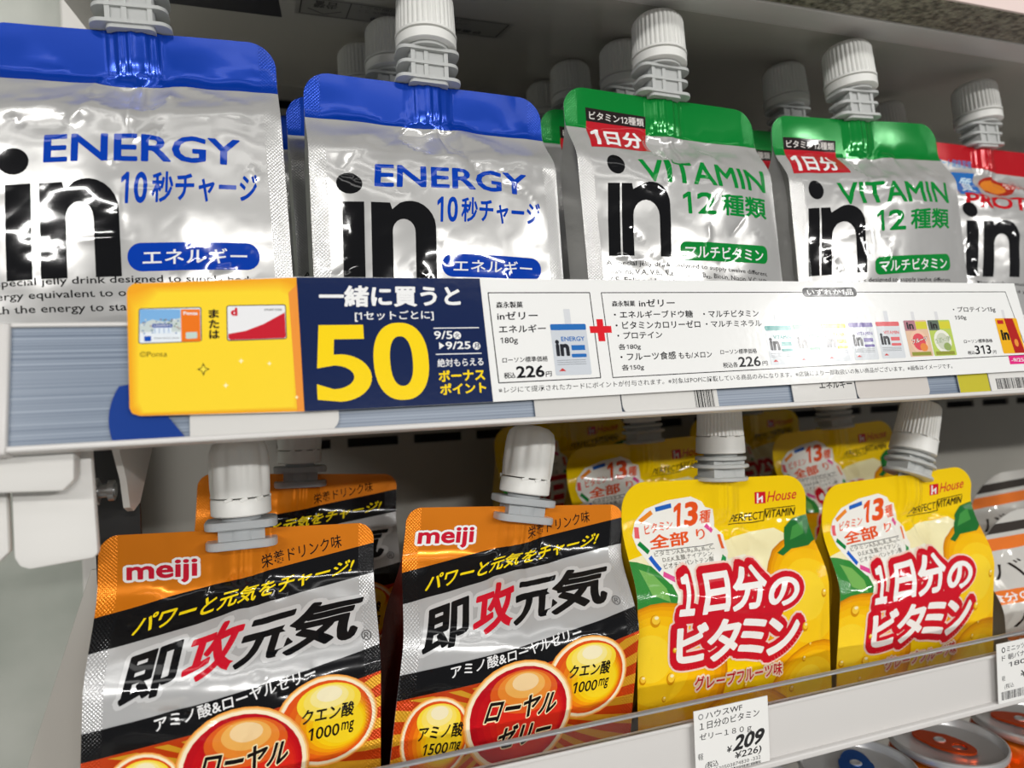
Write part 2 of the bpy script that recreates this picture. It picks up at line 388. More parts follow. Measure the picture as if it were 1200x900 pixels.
def make_pouch_meshes(K, art, parent, film, back_col, gus_col, back_metal, gus_metal, hr=9.0):
    W, H = K['W'], K['H']; ns, nt_ = int(math.ceil(W/GR)), int(math.ceil(H/GR)); gx, gt = W/ns, H/nt_
    K['creases'] = make_creases(K, K['seed'], K['amp'])
    S, Tt = np.meshgrid(np.arange(-1, ns+2)*gx, np.arange(-1, nt_+2)*gt, indexing='ij')
    def surf(s, t):
        x, y, z = base_surface(K, s, t); return np.stack([x, np.minimum(y+wrinkle(K, s, t), -.12), z], -1)
    P = surf(S, Tt); e = .35
    Nn = np.cross(surf(S, Tt+e)-surf(S, Tt-e), surf(S+e, Tt)-surf(S-e, Tt)); Nn /= np.linalg.norm(Nn, axis=-1, keepdims=True)
    if Nn[..., 1].mean() > 0: Nn = -Nn
    T, C, Mt, Ly = art.arrays(); A = np.c_[C, Mt, Ly]; a0 = A[Ly == 0][0]; T, A = T[Ly > 0], A[Ly > 0]
    T = T.copy(); T[..., 0] = (T[..., 0]+K.get('ds', 0))*W/88; T[..., 1] = T[..., 1]*K.get('ts', 1)+K.get('dt', 0)
    T = np.round(T, 6); gs, gq = np.meshgrid(np.arange(ns)*gx, np.arange(nt_)*gt, indexing='ij'); gs, gq = gs.ravel(), gq.ravel()
    cell = np.concatenate([np.stack([np.c_[gs, gq], np.c_[gs+gx, gq], np.c_[gs, gq+gt]], 1), np.stack([np.c_[gs+gx, gq+gt], np.c_[gs, gq+gt], np.c_[gs+gx, gq]], 1)])   # the bare film
    oc = []                                                                # round the two top corners, keep inside the sheet
    for a in range(0, 91, 10):
        q = math.radians(a); oc.append((W-hr+hr*math.sin(q), hr-hr*math.cos(q), math.sin(q), -math.cos(q))); oc.append((hr-hr*math.sin(q), hr-hr*math.cos(q), -math.sin(q), -math.cos(q)))
    oc.append((0, H, 0, 1))
    for px, py, nx, ny in oc: T, A = soup_split(T, A, lambda Q: (Q[..., 0]-px)*nx+(Q[..., 1]-py)*ny, True)
    T, A = soup_split(T, A, lambda Q: Q[..., 0]/gx); T, A = soup_split(T, A, lambda Q: Q[..., 1]/gt); T, A = soup_split(T, A, lambda Q: Q[..., 0]/gx+Q[..., 1]/gt)
    cA = np.tile(a0, (len(cell), 1))
    for px, py, nx, ny in oc: cell, cA = soup_split(cell, cA, lambda Q: (Q[..., 0]-px)*nx+(Q[..., 1]-py)*ny, True)
    T, A = np.concatenate([T, cell]), np.concatenate([A, cA])
    Q = T.reshape(-1, 2); cen = T.mean(1).repeat(3, 0); u, v = Q[:, 0]/gx, Q[:, 1]/gt
    i = np.clip(np.floor(cen[:, 0]/gx).astype(int), 0, ns-1)+1; j = np.clip(np.floor(cen[:, 1]/gt).astype(int), 0, nt_-1)+1
    fx, fy = (u-(i-1))[:, None], (v-(j-1))[:, None]; low = ((cen[:, 0]/gx-(i-1)+cen[:, 1]/gt-(j-1)) < 1)[:, None]
    def ip(G): return np.where(low, G[i, j]*(1-fx-fy)+G[i+1, j]*fx+G[i, j+1]*fy, G[i+1, j+1]*(fx+fy-1)+G[i, j+1]*(1-fx)+G[i+1, j]*(1-fy))
    pos, nor = ip(P), ip(Nn); nor /= np.linalg.norm(nor, axis=-1, keepdims=True)
    lay = A[:, 4].repeat(3)[:, None]; pos = pos-np.array((0, .026, 0))*lay
    front = soup_mesh('front_film', pos/1000, nor, A[:, :3].repeat(3, 0), A[:, 3].repeat(3), np.c_[Q[:, 0]*88/W, Q[:, 1]], film, parent)
    # rear film: same outline, its own gentle fill
    t2 = Art().rect(0, 0, W, H, (255, 255, 255)).arrays()[0]; A2 = np.zeros((len(t2), 1))
    for px, py, nx, ny in oc: t2, A2 = soup_split(t2, A2, lambda Q: (Q[..., 0]-px)*nx+(Q[..., 1]-py)*ny, True)
    t2, A2 = soup_split(t2, A2, lambda Q: Q[..., 0]/4); t2, A2 = soup_split(t2, A2, lambda Q: Q[..., 1]/4)
    q2 = t2.reshape(-1, 2)
    K2 = dict(K, scoop=0.0)
    def rear(s, t):
        x, y, z = base_surface(K2, s, t); return np.stack([x, -y, z], -1)
    p2 = rear(q2[:, 0], q2[:, 1]); n2 = np.cross(rear(q2[:, 0]+e, q2[:, 1])-rear(q2[:, 0]-e, q2[:, 1]), rear(q2[:, 0], q2[:, 1]+e)-rear(q2[:, 0], q2[:, 1]-e)); n2 /= np.linalg.norm(n2, axis=-1, keepdims=True)
    n2[n2[:, 1] < 0] *= -1; k = len(q2)
    soup_mesh('back_film', p2/1000, n2, np.tile(lin(back_col), (k, 1)), np.full(k, back_metal), q2, film, parent)
    # side gussets folded inwards, and the bottom sheet
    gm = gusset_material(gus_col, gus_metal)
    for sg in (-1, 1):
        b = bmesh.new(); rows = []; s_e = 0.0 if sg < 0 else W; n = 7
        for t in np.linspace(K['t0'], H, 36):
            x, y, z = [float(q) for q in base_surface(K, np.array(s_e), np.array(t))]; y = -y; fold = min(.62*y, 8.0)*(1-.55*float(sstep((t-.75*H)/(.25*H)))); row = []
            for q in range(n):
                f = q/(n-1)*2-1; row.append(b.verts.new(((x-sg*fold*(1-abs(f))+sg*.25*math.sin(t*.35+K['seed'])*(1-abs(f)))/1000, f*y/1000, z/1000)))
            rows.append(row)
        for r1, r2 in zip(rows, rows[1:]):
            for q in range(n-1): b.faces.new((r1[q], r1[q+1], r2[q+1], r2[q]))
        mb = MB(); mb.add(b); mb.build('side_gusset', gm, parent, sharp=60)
    b = bmesh.new(); F, R = [], []
    for s in np.linspace(0, W, 16):
        x, y, z = [float(q) for q in base_surface(K, np.array(s), np.array(H))]; F.append(b.verts.new((x/1000, y/1000, 0))); R.append(b.verts.new((x/1000, -y/1000, 0)))
    for q in range(15): b.faces.new((F[q], F[q+1], R[q+1], R[q]))
    mb = MB(); mb.add(b); mb.build('bottom_film', gm, parent)
    return front
_gm = {}
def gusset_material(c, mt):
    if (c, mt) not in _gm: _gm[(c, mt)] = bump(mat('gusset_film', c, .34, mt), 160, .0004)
    return _gm[(c, mt)]

FILM_SILVER = printed('silver_film', .07, .46, seal=.035, grain=.006, coat=.15)
FILM_DOT = printed('orange_film', .07, .46, seal=.07, grain=.006, coat=.15)
FILM_GLOSS = printed('yellow_film', .08, .28, seal=.02, grain=.008)
CAP = mat('white_cap_plastic', (236, 236, 232), .42, 0, Subsurface_Weight=.15, Subsurface_Radius=(.002, .002, .002))
SPOUT = mat('translucent_spout_plastic', (222, 224, 222), .36, 0, Transmission_Weight=.35, IOR=1.3)
SPOUT_GREY = mat('frosted_spout_plastic', (206, 210, 212), .4, 0, Transmission_Weight=.35, IOR=1.3)

def make_spout(kind, parent, K):
    W, H = K['W'], K['H']; M = Matrix.Translation(((K['sx']-.5)*W/1000, 0, (H-(6.0 if kind == 'plates' else 1 if kind == 'ribbed' else 0))/1000)) @ Matrix.Rotation(K.get('tilt', 0), 4, 'Y')
    mm = Matrix.Scale(.001, 4); M = M @ mm; tau = 2*math.pi
    rr = lambda n, d: (lambda a: d*(.5+.5*math.cos(n*a))**2)
    s = MB(); c = MB(); b = MB()
    if kind == 'jelly':
        def block(hx, hy, z0, z1, r):
            t = bmesh.new(); bmesh.ops.create_cube(t, size=1); bmesh.ops.scale(t, vec=(2*hx, 2*hy, z1-z0), verts=t.verts[:])
            bmesh.ops.bevel(t, geom=[e for e in t.edges if abs(e.verts[0].co.z-e.verts[1].co.z) > .3], offset=r, segments=5, affect='EDGES', profile=.5); s.add(t, M @ Matrix.Translation((0, 0, (z0+z1)/2)))
        block(7.2, 4.6, -1, 12.8, 2.0)
        for z, hx, hy in ((.3, 12.0, 5.4), (5.6, 11.2, 5.6), (10.6, 11.6, 6.2)): block(hx, hy, z, z+1.2, 3.6)
        for x in (-6.2, -1.4, 6.0): block(.75, 5.3, 1, 11, .3) if x == 99 else s.add((lambda t: (bmesh.ops.create_cube(t, size=1), t)[1])(bmesh.new()), M @ Matrix.Translation((x, 0, 6)) @ Matrix.Diagonal((1.5, 10.6, 10.4, 1)))
        s.lathe([(8.6, 11.8, 0), (8.6, 13.2, 0)], 48, M=M)
        b.lathe([(10.8, 13.0, 0), (11.2, 13.3, 0), (11.2, 16.6, 0), (10.9, 16.9, 0)], 64, M=M)
        c.lathe([(10.5, 17.2, 0), (11.4, 17.4, 0), (11.4, 18.2, 0), (11.1, 18.6, 1), (10.7, 31.2, 1), (10.4, 32.4, .6), (8.9, 34.2, .2), (8.2, 34.5, 0)], 216, rr(36, .55), M)
        b_name = 'tamper_band'
    elif kind == 'plates':
        s.lathe([(6.3, .4, 0), (6.3, 13, 0)], 48, M=M); s.lathe([(1, -2.5, 0), (1, .6, 0)], 40, M=M @ Matrix.Diagonal((5.5, 1.4, 1, 1)))
        for z, hx in ((.8, 11.2), (7.2, 11.4)):
            t = bmesh.new(); bmesh.ops.create_cube(t, size=1)
            bmesh.ops.scale(t, vec=(2*hx, 17, 2.6), verts=t.verts[:]); bmesh.ops.bevel(t, geom=[e for e in t.edges if abs(e.verts[0].co.z-e.verts[1].co.z) > .5], offset=4.4, segments=6, affect='EDGES', profile=.5)
            bmesh.ops.bevel(t, geom=t.edges[:], offset=.3, segments=2, affect='EDGES'); s.add(t, M @ Matrix.Translation((0, 0, z+1)))
        t = bmesh.new(); bmesh.ops.create_cube(t, size=1); s.add(t, M @ Matrix.Translation((0, 0, 5.0)) @ Matrix.Diagonal((14.5, 11, 5, 1)))
        b.lathe([(9.2, 11.0, 0), (9.6, 11.4, 0), (9.6, 16.2, 0), (9.3, 16.6, 0)], 64, M=M)
        c.lathe([(9.0, 17.0, 0), (9.4, 17.2, .1), (9.7, 20, .4), (9.8, 25, 1), (9.8, 29, 1), (9.5, 32, .9), (8.7, 34.4, .5), (6.6, 36.2, .15), (3.2, 37.0, 0), (.4, 37.1, 0)], 160, rr(9, .75), M)
        t = bmesh.new(); bmesh.ops.create_cube(t, size=1)                   # the torn bridges of the band
        for a in (-1.95, -1.45, -.9, .4, 1.6, 2.8):
            t = bmesh.new(); bmesh.ops.create_cube(t, size=1); b.add(t, M @ Matrix.Rotation(a, 4, 'Z') @ Matrix.Translation((9.5, 0, 16.7)) @ Matrix.Rotation(.35, 4, 'X') @ Matrix.Diagonal((1.0, 2.4, .9, 1)))
    else:
        s.lathe([(6.8, .4, 0), (6.8, 13, 0)], 48, M=M); s.lathe([(1, -2.5, 0), (1, .6, 0)], 40, M=M @ Matrix.Diagonal((5.5, 1.4, 1, 1)))
        for z, r in ((.2, 11.6), (5.6, 12.0), (8.8, 11.0)): s.lathe([(r-.5, z, 0), (r, z+.3, 0), (r, z+1.2, 0), (r-.5, z+1.6, 0)], 56, M=M @ Matrix.Diagonal((1, .86, 1, 1)))
        t = bmesh.new(); bmesh.ops.create_cube(t, size=1); s.add(t, M @ Matrix.Translation((0, 0, 4.5)) @ Matrix.Diagonal((15, 12, 8, 1)))
        b.lathe([(9.6, 11.6, 0), (10.2, 12.0, 0), (9.9, 18.4, 0), (9.6, 18.7, 0)], 64, M=M)
        for a in (-2.4, -1.75, -1.1, .3, 1.5): t = bmesh.new(); bmesh.ops.create_cube(t, size=1); b.add(t, M @ Matrix.Rotation(a, 4, 'Z') @ Matrix.Translation((9.55, 0, 18.7)) @ Matrix.Diagonal((1.0, 3.6, .5, 1)))
        c.lathe([(9.4, 18.95, 0), (9.8, 19.2, .4), (9.6, 21, 1), (9.0, 33.0, 1), (8.7, 34.6, .7), (7.8, 35.8, .3), (6.2, 36.4, 0)], 216, rr(38, .5), M)
    so = s.build('spout', SPOUT_GREY if kind == 'plates' else SPOUT, parent, sharp=30)
    co = c.build('cap', CAP, parent, sharp=40); bo = b.build('tamper_band', CAP, co, sharp=40)

# ------------------------------------------------------------------ printed designs (mm on an 88 mm wide panel, t down)
BLK, WHT, SIL = (16, 16, 18), (240, 240, 240), (196, 195, 193)
def in_logo(a, i0, i1, n0, n1, top, bot, dot, lean=0.0, arch=6.0):
    f = lambda s, t: (s-lean*(t-top)/(bot-top), t)
    a.poly([f(i0, top), f(i1, top), f(i1, bot), f(i0, bot)], BLK); a.ell(dot[:2], dot[2], dot[3], BLK, lay=a.n)
    wd = i1-i0; r = (n1-n0)/2; pts = [f(n0, bot), f(n0, top), f(n0+wd*.9, top), f(n0+wd, top+2.2)]
    c = (n1-r*.78, top+r*.75)
    for q in range(9):
        th = math.radians(-115+115*q/8*1.0); pts.append(f(c[0]+r*.78*math.cos(th), c[1]+(r*.75+.9)*math.sin(th)))
    pts += [f(n1, bot), f(n1-wd, bot)]
    ri = (n1-n0-2*wd)/2; ci = (n0+wd+ri, top+arch+ri)
    for q in range(11):
        th = math.radians(-180*q/10); pts.append(f(ci[0]+ri*math.cos(th), ci[1]+ri*1.15*math.sin(th)))
    pts.append(f(n0+wd, bot)); a.poly(pts, BLK, lay=a.n)
def art_energy():
    a = Art(); a.rect(-8, -8, 96, 130, SIL, .36, lay=0); BLU = (0, 60, 172)
    a.rect(-8, -8, 96, 17, BLU, .35)
    in_logo(a, 9.9, 16.8, 19.0, 40.2, 50.6, 76.6, (12.4, 44.3, 4.2, 3.7), .7)
    a.text('ENERGY', (20.4, 45.2), (74.6, 44.2), (21.0, 37.2), BLU, .022); a.run((('1', .0, .055), ('0', .09, .185), ('秒チャージ', .215, 1)), (40.4, 56.8), (79.2, 55.0), (41.2, 47.8), BLU, .025)
    a.rrect((41.2, 75.4), (78.6, 74.8), (41.4, 67.6), 3.85, BLU); a.text('エネルギー', (45.2, 73.7), (74.8, 73.0), (45.5, 69.3), WHT, .012)
    for i, (t, e) in enumerate((('A special jelly drink designed to supply body', 77), ('energy equivalent to one rice ball.', 60), ('with the energy to stay active.', 54))):
        a.text(t, (2, 78.6+3.5*i), (e, 79.3+3.5*i), (2, 76.0+3.5*i), BLK, .008)
    return a
def art_vitamin():
    a = Art(); a.rect(-8, -8, 96, 130, SIL, .36, lay=0); G = (0, 132, 50)
    a.rect(-8, -8, 96, 16.6, G, .2)
    a.poly([(9.2, 7.9), (35.9, 8.6), (35.4, 14.0), (9.2, 13.6)], (38, 30, 30)); a.text('ビタミン12種類', (10.6, 12.6), (34.8, 13.0), (10.8, 9.2), (225, 220, 215), .01)
    a.poly([(9.2, 13.5), (35.4, 13.9), (33.4, 26.6), (7.4, 26.6)], (186, 30, 42)); a.run((('1', .0, .16), ('日分', .26, 1)), (8.2, 25.4), (30.0, 25.4), (10.4, 16.6), WHT, .03)
    in_logo(a, 10.4, 14.9, 15.6, 35.2, 42.4, 70.6, (14.6, 34.6, 3.3, 4.2), 2.2, 7.0)
    a.text('VITAMIN', (24, 41.5), (84, 39.8), (24.4, 31.6), G, .02); a.run((('1', .0, .09), ('2', .15, .36), ('種類', .42, 1)), (40, 53.2), (82.3, 51.4), (40.6, 44.2), G, .025)
    a.rrect((36.8, 71.9), (79.8, 70.4), (37.2, 64.4), 2.6, G); a.text('マルチビタミン', (38.9, 70.7), (77.4, 69.6), (39.2, 65.7), WHT, .012)
    for i, (t, e) in enumerate((('A special jelly drink designed to supply twelve different', 79), ('vitamins, V.A, V.B₁, V.B₂, V.B₆, V.B₁₂, Biotin, Niacin, V.C, V.D,', 79), ('V.E, Folic acid and Pantothenic acid.', 56))):
        a.text(t, (7, 74.6+3.1*i), (e, 76+3.1*i), (7, 72.3+3.1*i), BLK, .006)
    return a
def art_protein():
    a = Art(); a.rect(-8, -8, 96, 130, SIL, .36, lay=0); R = (190, 14, 28)
    a.poly([(-8, -8), (96, -8), (96, 14), (46, 13.4), (40, 12.6), (-8, 6.4)], R, .15)
    a.text('スマート健康習慣', (6.5, 12.6), (34, 12.6), (7, 8.2), (60, 130, 190), .01)
    a.poly([(16, 15.6), (35, 15), (27, 30), (12, 31)], (28, 110, 190)); a.text('質', (15.5, 28.6), (25, 28.4), (22.5, 18.6), (200, 225, 240), .02)
    a.ell((46, 22.5), 9, 6.2, (170, 40, 24)); a.ell((45, 22.5), 6.5, 4.5, (220, 130, 40)); a.text('おいしい', (52, 24.4), (66, 24.4), (52, 20), (240, 230, 215), edge=(.12, R))
    a.text('PROTEIN', (14, 37.6), (78, 39), (15.4, 29.6), R, .03)
    in_logo(a, 12.6, 19.4, 22.4, 45.6, 45, 73.6, (15.8, 39.2, 4.2, 4.0), 4.0, 7)
    a.text('プロテイン 10g', (48, 70), (80, 70), (48, 62), (200, 30, 90), .02)
    for i, t in enumerate(('This drink contains milk protein', 'and supports your training')): a.text(t, (14, 78+3.6*i), (72, 79+3.6*i), (14, 75.8+3.6*i), BLK, .006)
    return a
def ball(a, c, rx, ry, cols, hi):
    for f, k in ((1.13, (244, 160, 70)), (1.10, (250, 206, 130)), (1.07, (255, 240, 206))): a.ell(c, rx*f, ry*f, k)
    n = len(cols)
    for i, k in enumerate(cols): f = 1-i*.085; a.ell((c[0]+rx*.05*i, c[1]+ry*(.02*i)), rx*f, ry*f, k)
    for i, k in enumerate(hi): f = 1-.2*i; a.ell((c[0]+rx*.04, c[1]-ry*(.47+.065*i)), rx*.70*f, ry*.46*f, k)
def art_meiji():
    a = Art(); a.rect(-10, -8, 98, 120, (206, 206, 206), .38, lay=0); OR = (242, 138, 24)
    a.poly([(-10, -8), (98, -8), (98, 10), (-10, 32)], OR, .45)
    a.poly([(-10, 24.6), (98, 3.0), (98, 13.6), (-10, 33.4)], (20, 20, 22), .2)
    a.text('meiji', (4.9, 15.0), (26.2, 15.0), (4.7, 7.4), (205, 26, 52), .03, edge=(.09, (245, 245, 245)))
    a.text('栄養ドリンク味', (46.5, 12.2), (73.4, 6.6), (46.0, 7.6), BLK, .006)
    a.text('パワーと元気をチャージ!', (7.7, 28.8), (76.4, 15.6), (9.6, 23.6), (250, 220, 20), .022)
    W_ = (.085, (228, 228, 228), .3)
    for ch, p, q, r, k in (('即', (5.7, 46.6), (21.3, 42.6), (8.0, 33.7), BLK), ('攻', (22.2, 42.0), (38.4, 38.6), (26.4, 28.8), (206, 22, 44)), ('元', (37.6, 39.2), (55.2, 36.2), (42.2, 27.6), BLK), ('気', (51.8, 37.2), (76.4, 34.4), (57.6, 24.6), BLK)):
        a.text(ch, p, q, r, k, .035, edge=W_)
    a.text('®', (78.6, 35.2), (82, 35.4), (78.6, 32.4), (90, 90, 90))
    a.poly([(-10, 54.2), (98, 34.4), (98, 42.2), (-10, 62.4)], (20, 20, 22), .2)
    a.text('アミノ酸&ローヤルゼリー', (16.8, 54.0), (63.4, 44.0), (16.2, 50.0), WHT, .014)
    a.poly([(-10, 62.4), (98, 42.2), (98, 125), (-10, 125)], (214, 70, 18), .35); c = np.array((42, 66.5)); lay = a.n+1; a.n = lay
    for i in range(40):
        t0 = 2*math.pi*i/40; t1 = t0+.075; p, q = np.array((math.cos(t0), math.sin(t0))), np.array((math.cos(t1), math.sin(t1)))
        def lim(d):                                                    # stay below the black stripe
            k = 80.0
            for _ in range(60):
                P = c+d*k
                if P[1] > 62.9-(P[0]+10)*.187: return k
                k *= .93
            return 0
        a.poly([tuple(c), tuple(c+p*lim(p)), tuple(c+q*lim(q))], (238, 176, 44), .35, lay=lay)
    ball(a, (13.8, 71.6), 10.2, 10.8, [(226, 84, 24), (230, 100, 22), (238, 130, 20), (244, 160, 18), (249, 190, 18), (252, 210, 24), (252, 218, 40)], [(252, 222, 60), (252, 228, 100), (252, 236, 150), (250, 240, 200)])
    ball(a, (67.0, 57.4), 14.6, 12.4, [(226, 84, 24), (230, 100, 22), (238, 130, 20), (244, 160, 18), (249, 190, 18), (252, 210, 24), (252, 218, 40)], [(252, 222, 60), (252, 228, 100), (252, 236, 150), (250, 240, 200)])
    ball(a, (41.8, 66.8), 17.4, 15.6, [(190, 16, 30), (198, 18, 30), (206, 24, 30), (214, 34, 30), (220, 44, 30)], [(226, 96, 34), (236, 140, 50), (242, 180, 90), (246, 214, 160)])
    e = (.05, (250, 236, 190))
    a.text('アミノ酸', (7.8, 72.2), (22.3, 71.4), (8.2, 68.0), BLK, .02); a.run((('1', 0, .1), ('500', .16, .68), ('mg', .72, 1)), (9.8, 76.2), (21.9, 76.0), (10.2, 73.0), BLK, .015)
    a.text('クエン酸', (58.7, 57.2), (75.3, 57.0), (59.2, 52.6), BLK, .02); a.run((('1', 0, .1), ('000', .16, .68), ('mg', .72, 1)), (60.8, 62.4), (75.2, 62.4), (61.2, 58.6), BLK, .015)
    a.text('ローヤル', (29.2, 68.8), (54.2, 67.6), (31.0, 61.4), BLK, .03, edge=e); a.text('ゼリー', (34.4, 76.8), (53.4, 75.6), (35.8, 70.2), BLK, .03, edge=e)
    return a
def art_vitamin_yellow():
    a = Art(); Y = (246, 206, 10); a.rect(-8, -8, 96, 120, Y, .0, lay=0)
    a.poly([(-8, 32), (10, 27), (40, 27), (58, 23), (70, 22), (80, 28), (60, 42), (40, 52), (-8, 50)], (246, 238, 190)); a.poly([(-8, 34), (20, 33), (44, 32), (52, 31), (54, 40), (40, 48), (-8, 50)], (244, 244, 226))
    a.poly([(-8, 29), (3, 30.5), (9, 32.4), (14, 37), (16, 43), (15, 48), (-8, 50)], (52, 138, 58)); a.poly([(3, 33), (8, 35), (12, 40), (13, 45), (6, 42)], (120, 180, 90))
    def fruit(c, rx, ry, rot=0):
        for f, k in ((1, (206, 128, 10)), (.97, (226, 146, 8)), (.92, (238, 164, 8)), (.84, (245, 178, 10)), (.72, (249, 192, 16)), (.54, (252, 206, 30)), (.32, (253, 216, 50))): a.ell((c[0]-rx*.10*(1-f)*3, c[1]-ry*.12*(1-f)*3), rx*f, ry*f, k, rot=rot)
    fruit((82, 56), 31, 31); fruit((10, 72), 26, 27); fruit((80, 88), 24, 21); fruit((44, 100), 26, 20)
    a.poly([(66.5, 31.4), (71, 29.2), (75, 22), (80.5, 18.6), (87.6, 17.4), (88.6, 20.4), (91.6, 26.0), (84, 29.8), (74, 30.2), (68.6, 32.6)], (34, 112, 50)); a.poly([(75, 27), (79, 22), (85, 20), (84, 25)], (70, 150, 70))
    em = [(4.4, 25.8), (3.6, 21), (5.7, 15.6), (10.1, 11.0), (19.6, 8.0), (30.8, 6.9), (35.9, 9.2), (37.6, 11.6), (40.2, 12.4), (41.5, 20.0), (45.6, 23.4), (44.5, 30), (39.5, 35.4), (32.4, 39), (22.1, 40), (14.0, 38.6), (7.6, 31.3)]
    a.poly(em, (244, 243, 236))
    for p, q, k in (((14.9, 11.4), (21.5, 10.2), (36, 98, 190)), ((7.8, 15.8), (12.8, 12.5), (238, 140, 40)), ((5.4, 21.8), (5.9, 18.2), (232, 96, 104)), ((5.6, 24.0), (8.6, 27.2), (20, 130, 60)), ((9.0, 29.2), (11.6, 33.6), (36, 98, 200)), ((12.6, 35.2), (16.2, 37.2), (226, 80, 150)), ((43.2, 23.4), (42.6, 28.0), (236, 96, 40)), ((41.4, 31), (38.2, 34.4), (40, 150, 80)), ((37.6, 19.2), (39.8, 21.4), (226, 80, 150))):
        a.line([p, q], 1.9, k)
    OR = (232, 84, 28)
    a.run((('1', .02, .3), ('3', .44, 1)), (22.3, 19.4), (34.0, 18.8), (22.8, 9.4), OR, .04); a.text('種', (34.8, 18.4), (39.4, 18.0), (35.0, 13.0), OR, .02); a.text('ビタミン', (9.0, 21.0), (22.0, 19.6), (9.4, 17.2), OR, .015)
    a.text('全部', (9.4, 26.6), (27.6, 25.8), (10.8, 21.4), OR, .03); a.text('り', (31.4, 24.2), (35.6, 23.8), (32.2, 20.4), OR, .015)
    a.line([(12, 27.2), (24, 26.9), (38.5, 26.2)], .25, (60, 60, 60))
    a.text('ビタミンA,B₁,B₂,B₆,B₁₂,C,', (11, 29.3), (38, 28.2), (11.2, 27.4), (70, 64, 50)); a.text('D,E,K,葉酸,ナイアシン,', (14, 31.4), (36.4, 30.3), (14.2, 29.5), (70, 64, 50)); a.text('ビオチン,パントテン酸', (13.6, 33.7), (36, 32.3), (13.9, 31.8), (70, 64, 50))
    RD = (206, 22, 40)
    a.rect(61.8, 6.6, 67.3, 11.6, RD); a.line([(63.3, 7.2), (63.3, 11.2)], .8, WHT); a.poly([(63.3, 9.6), (65.9, 8.2), (65.9, 11.2), (65.1, 11.2), (65.1, 9.6), (63.3, 10.4)], WHT, lay=a.n)
    a.text('House', (67.9, 11.2), (82.6, 10.4), (69.0, 6.6), RD, .01)
    a.text('PERFECT', (48.4, 18.6), (65.3, 18.1), (49.2, 15.4), BLK, .012); a.text('VITAMIN', (65.9, 18.0), (81.5, 17.4), (66.8, 14.6), BLK, .012); a.line([(48.2, 19.5), (65.8, 18.8), (66.8, 14.1), (82, 13.4)], .35, BLK)
    T_ = [('１', (15.6, 50.6), (21.8, 50.4), (18.0, 35.6)), ('日', (25.0, 50.6), (36.4, 50.0), (28.2, 36.0)), ('分', (37.0, 50.4), (53.2, 50.0), (41.0, 34.8)), ('の', (53.4, 50.8), (69.4, 50.4), (56.2, 40.0)),
          ('ビ', (14.4, 68.4), (27.3, 67.8), (14.9, 53.7)), ('タ', (26.4, 68.7), (40.6, 67.8), (27.6, 53.0)), ('ミ', (39.6, 68.6), (52.6, 67.8), (40.4, 53.6)), ('ン', (53.0, 69.4), (69.6, 68.6), (53.6, 54.6))]
    for wd, k in ((.185, (246, 214, 200)), (.145, RD)):
        for tx, p, q, r in T_:
            T0, bb = letters(tx, .0, wd); o = np.array(p, float); z = (T0-bb[0])/(bb[1]-bb[0]); a.put(o+z[..., :1]*(np.array(q)-o)+z[..., 1:]*(np.array(r)-o), k)
        a.poly([(22, 50), (64, 50), (60, 55), (22, 55)], k)
    for tx, p, q, r in T_: a.text(tx, p, q, r, (246, 243, 240), .035)
    a.text('グレープフルーツ味', (22.1, 78.4), (61.4, 77.6), (21.9, 73.2), RD, .02, edge=(.13, (250, 226, 200)))
    for c, r in (((6.7, 51.7), 2.4), ((84.8, 48.4), 1.8), ((12.6, 73.2), 2.2), ((72.3, 73.1), 1.2), ((72.9, 60.3), 1.9), ((1.8, 72.9), 1.6), ((44.1, 79.2), .9), ((76, 68), .8), ((14, 63), 1.0), ((10, 80), 1.1), ((66, 84), 1.4), ((30, 86), 1.5)):
        a.ell(c, r*.8, r, (214, 146, 10)); a.ell((c[0]+.1*r, c[1]-.2*r), r*.64, r*.72, (250, 206, 60)); a.ell((c[0]+.2*r, c[1]-.5*r), r*.34, r*.26, (252, 240, 190))
    return a
def art_banana():
    a = Art(); a.rect(-8, -8, 96, 120, (214, 212, 206), .15, lay=0); OR = (232, 122, 48)
    a.poly([(-8, 6), (96, 4), (96, 8), (-8, 11)], (60, 54, 50)); a.poly([(-8, 13), (96, 11), (96, 17), (-8, 19)], OR)
    a.text('バナナ', (3, 31), (52, 30), (4.5, 23.5), (40, 32, 28), .0); a.rect(-8, 35, 96, 40.5, OR); a.text('1食分のエネルギー', (-6, 39.7), (46, 39.5), (-6, 36), WHT, .02)
    a.text('バナナ', (3, 51), (52, 50), (4.5, 43.5), (40, 32, 28), .0); a.rect(-8, 54.5, 96, 60, OR); a.text('1食分のエネルギー', (-6, 59.2), (46, 59), (-6, 55.4), WHT, .02)
    a.poly([(0, 92), (34, 60), (96, 60), (96, 120), (0, 120)], (240, 206, 30)); a.poly([(-2, 70), (1, 66), (4, 70), (1, 73)], BLK)
    return a
ART = {}
def art(k):
    if k not in ART: ART[k] = globals()['art_'+k]()
    return ART[k]

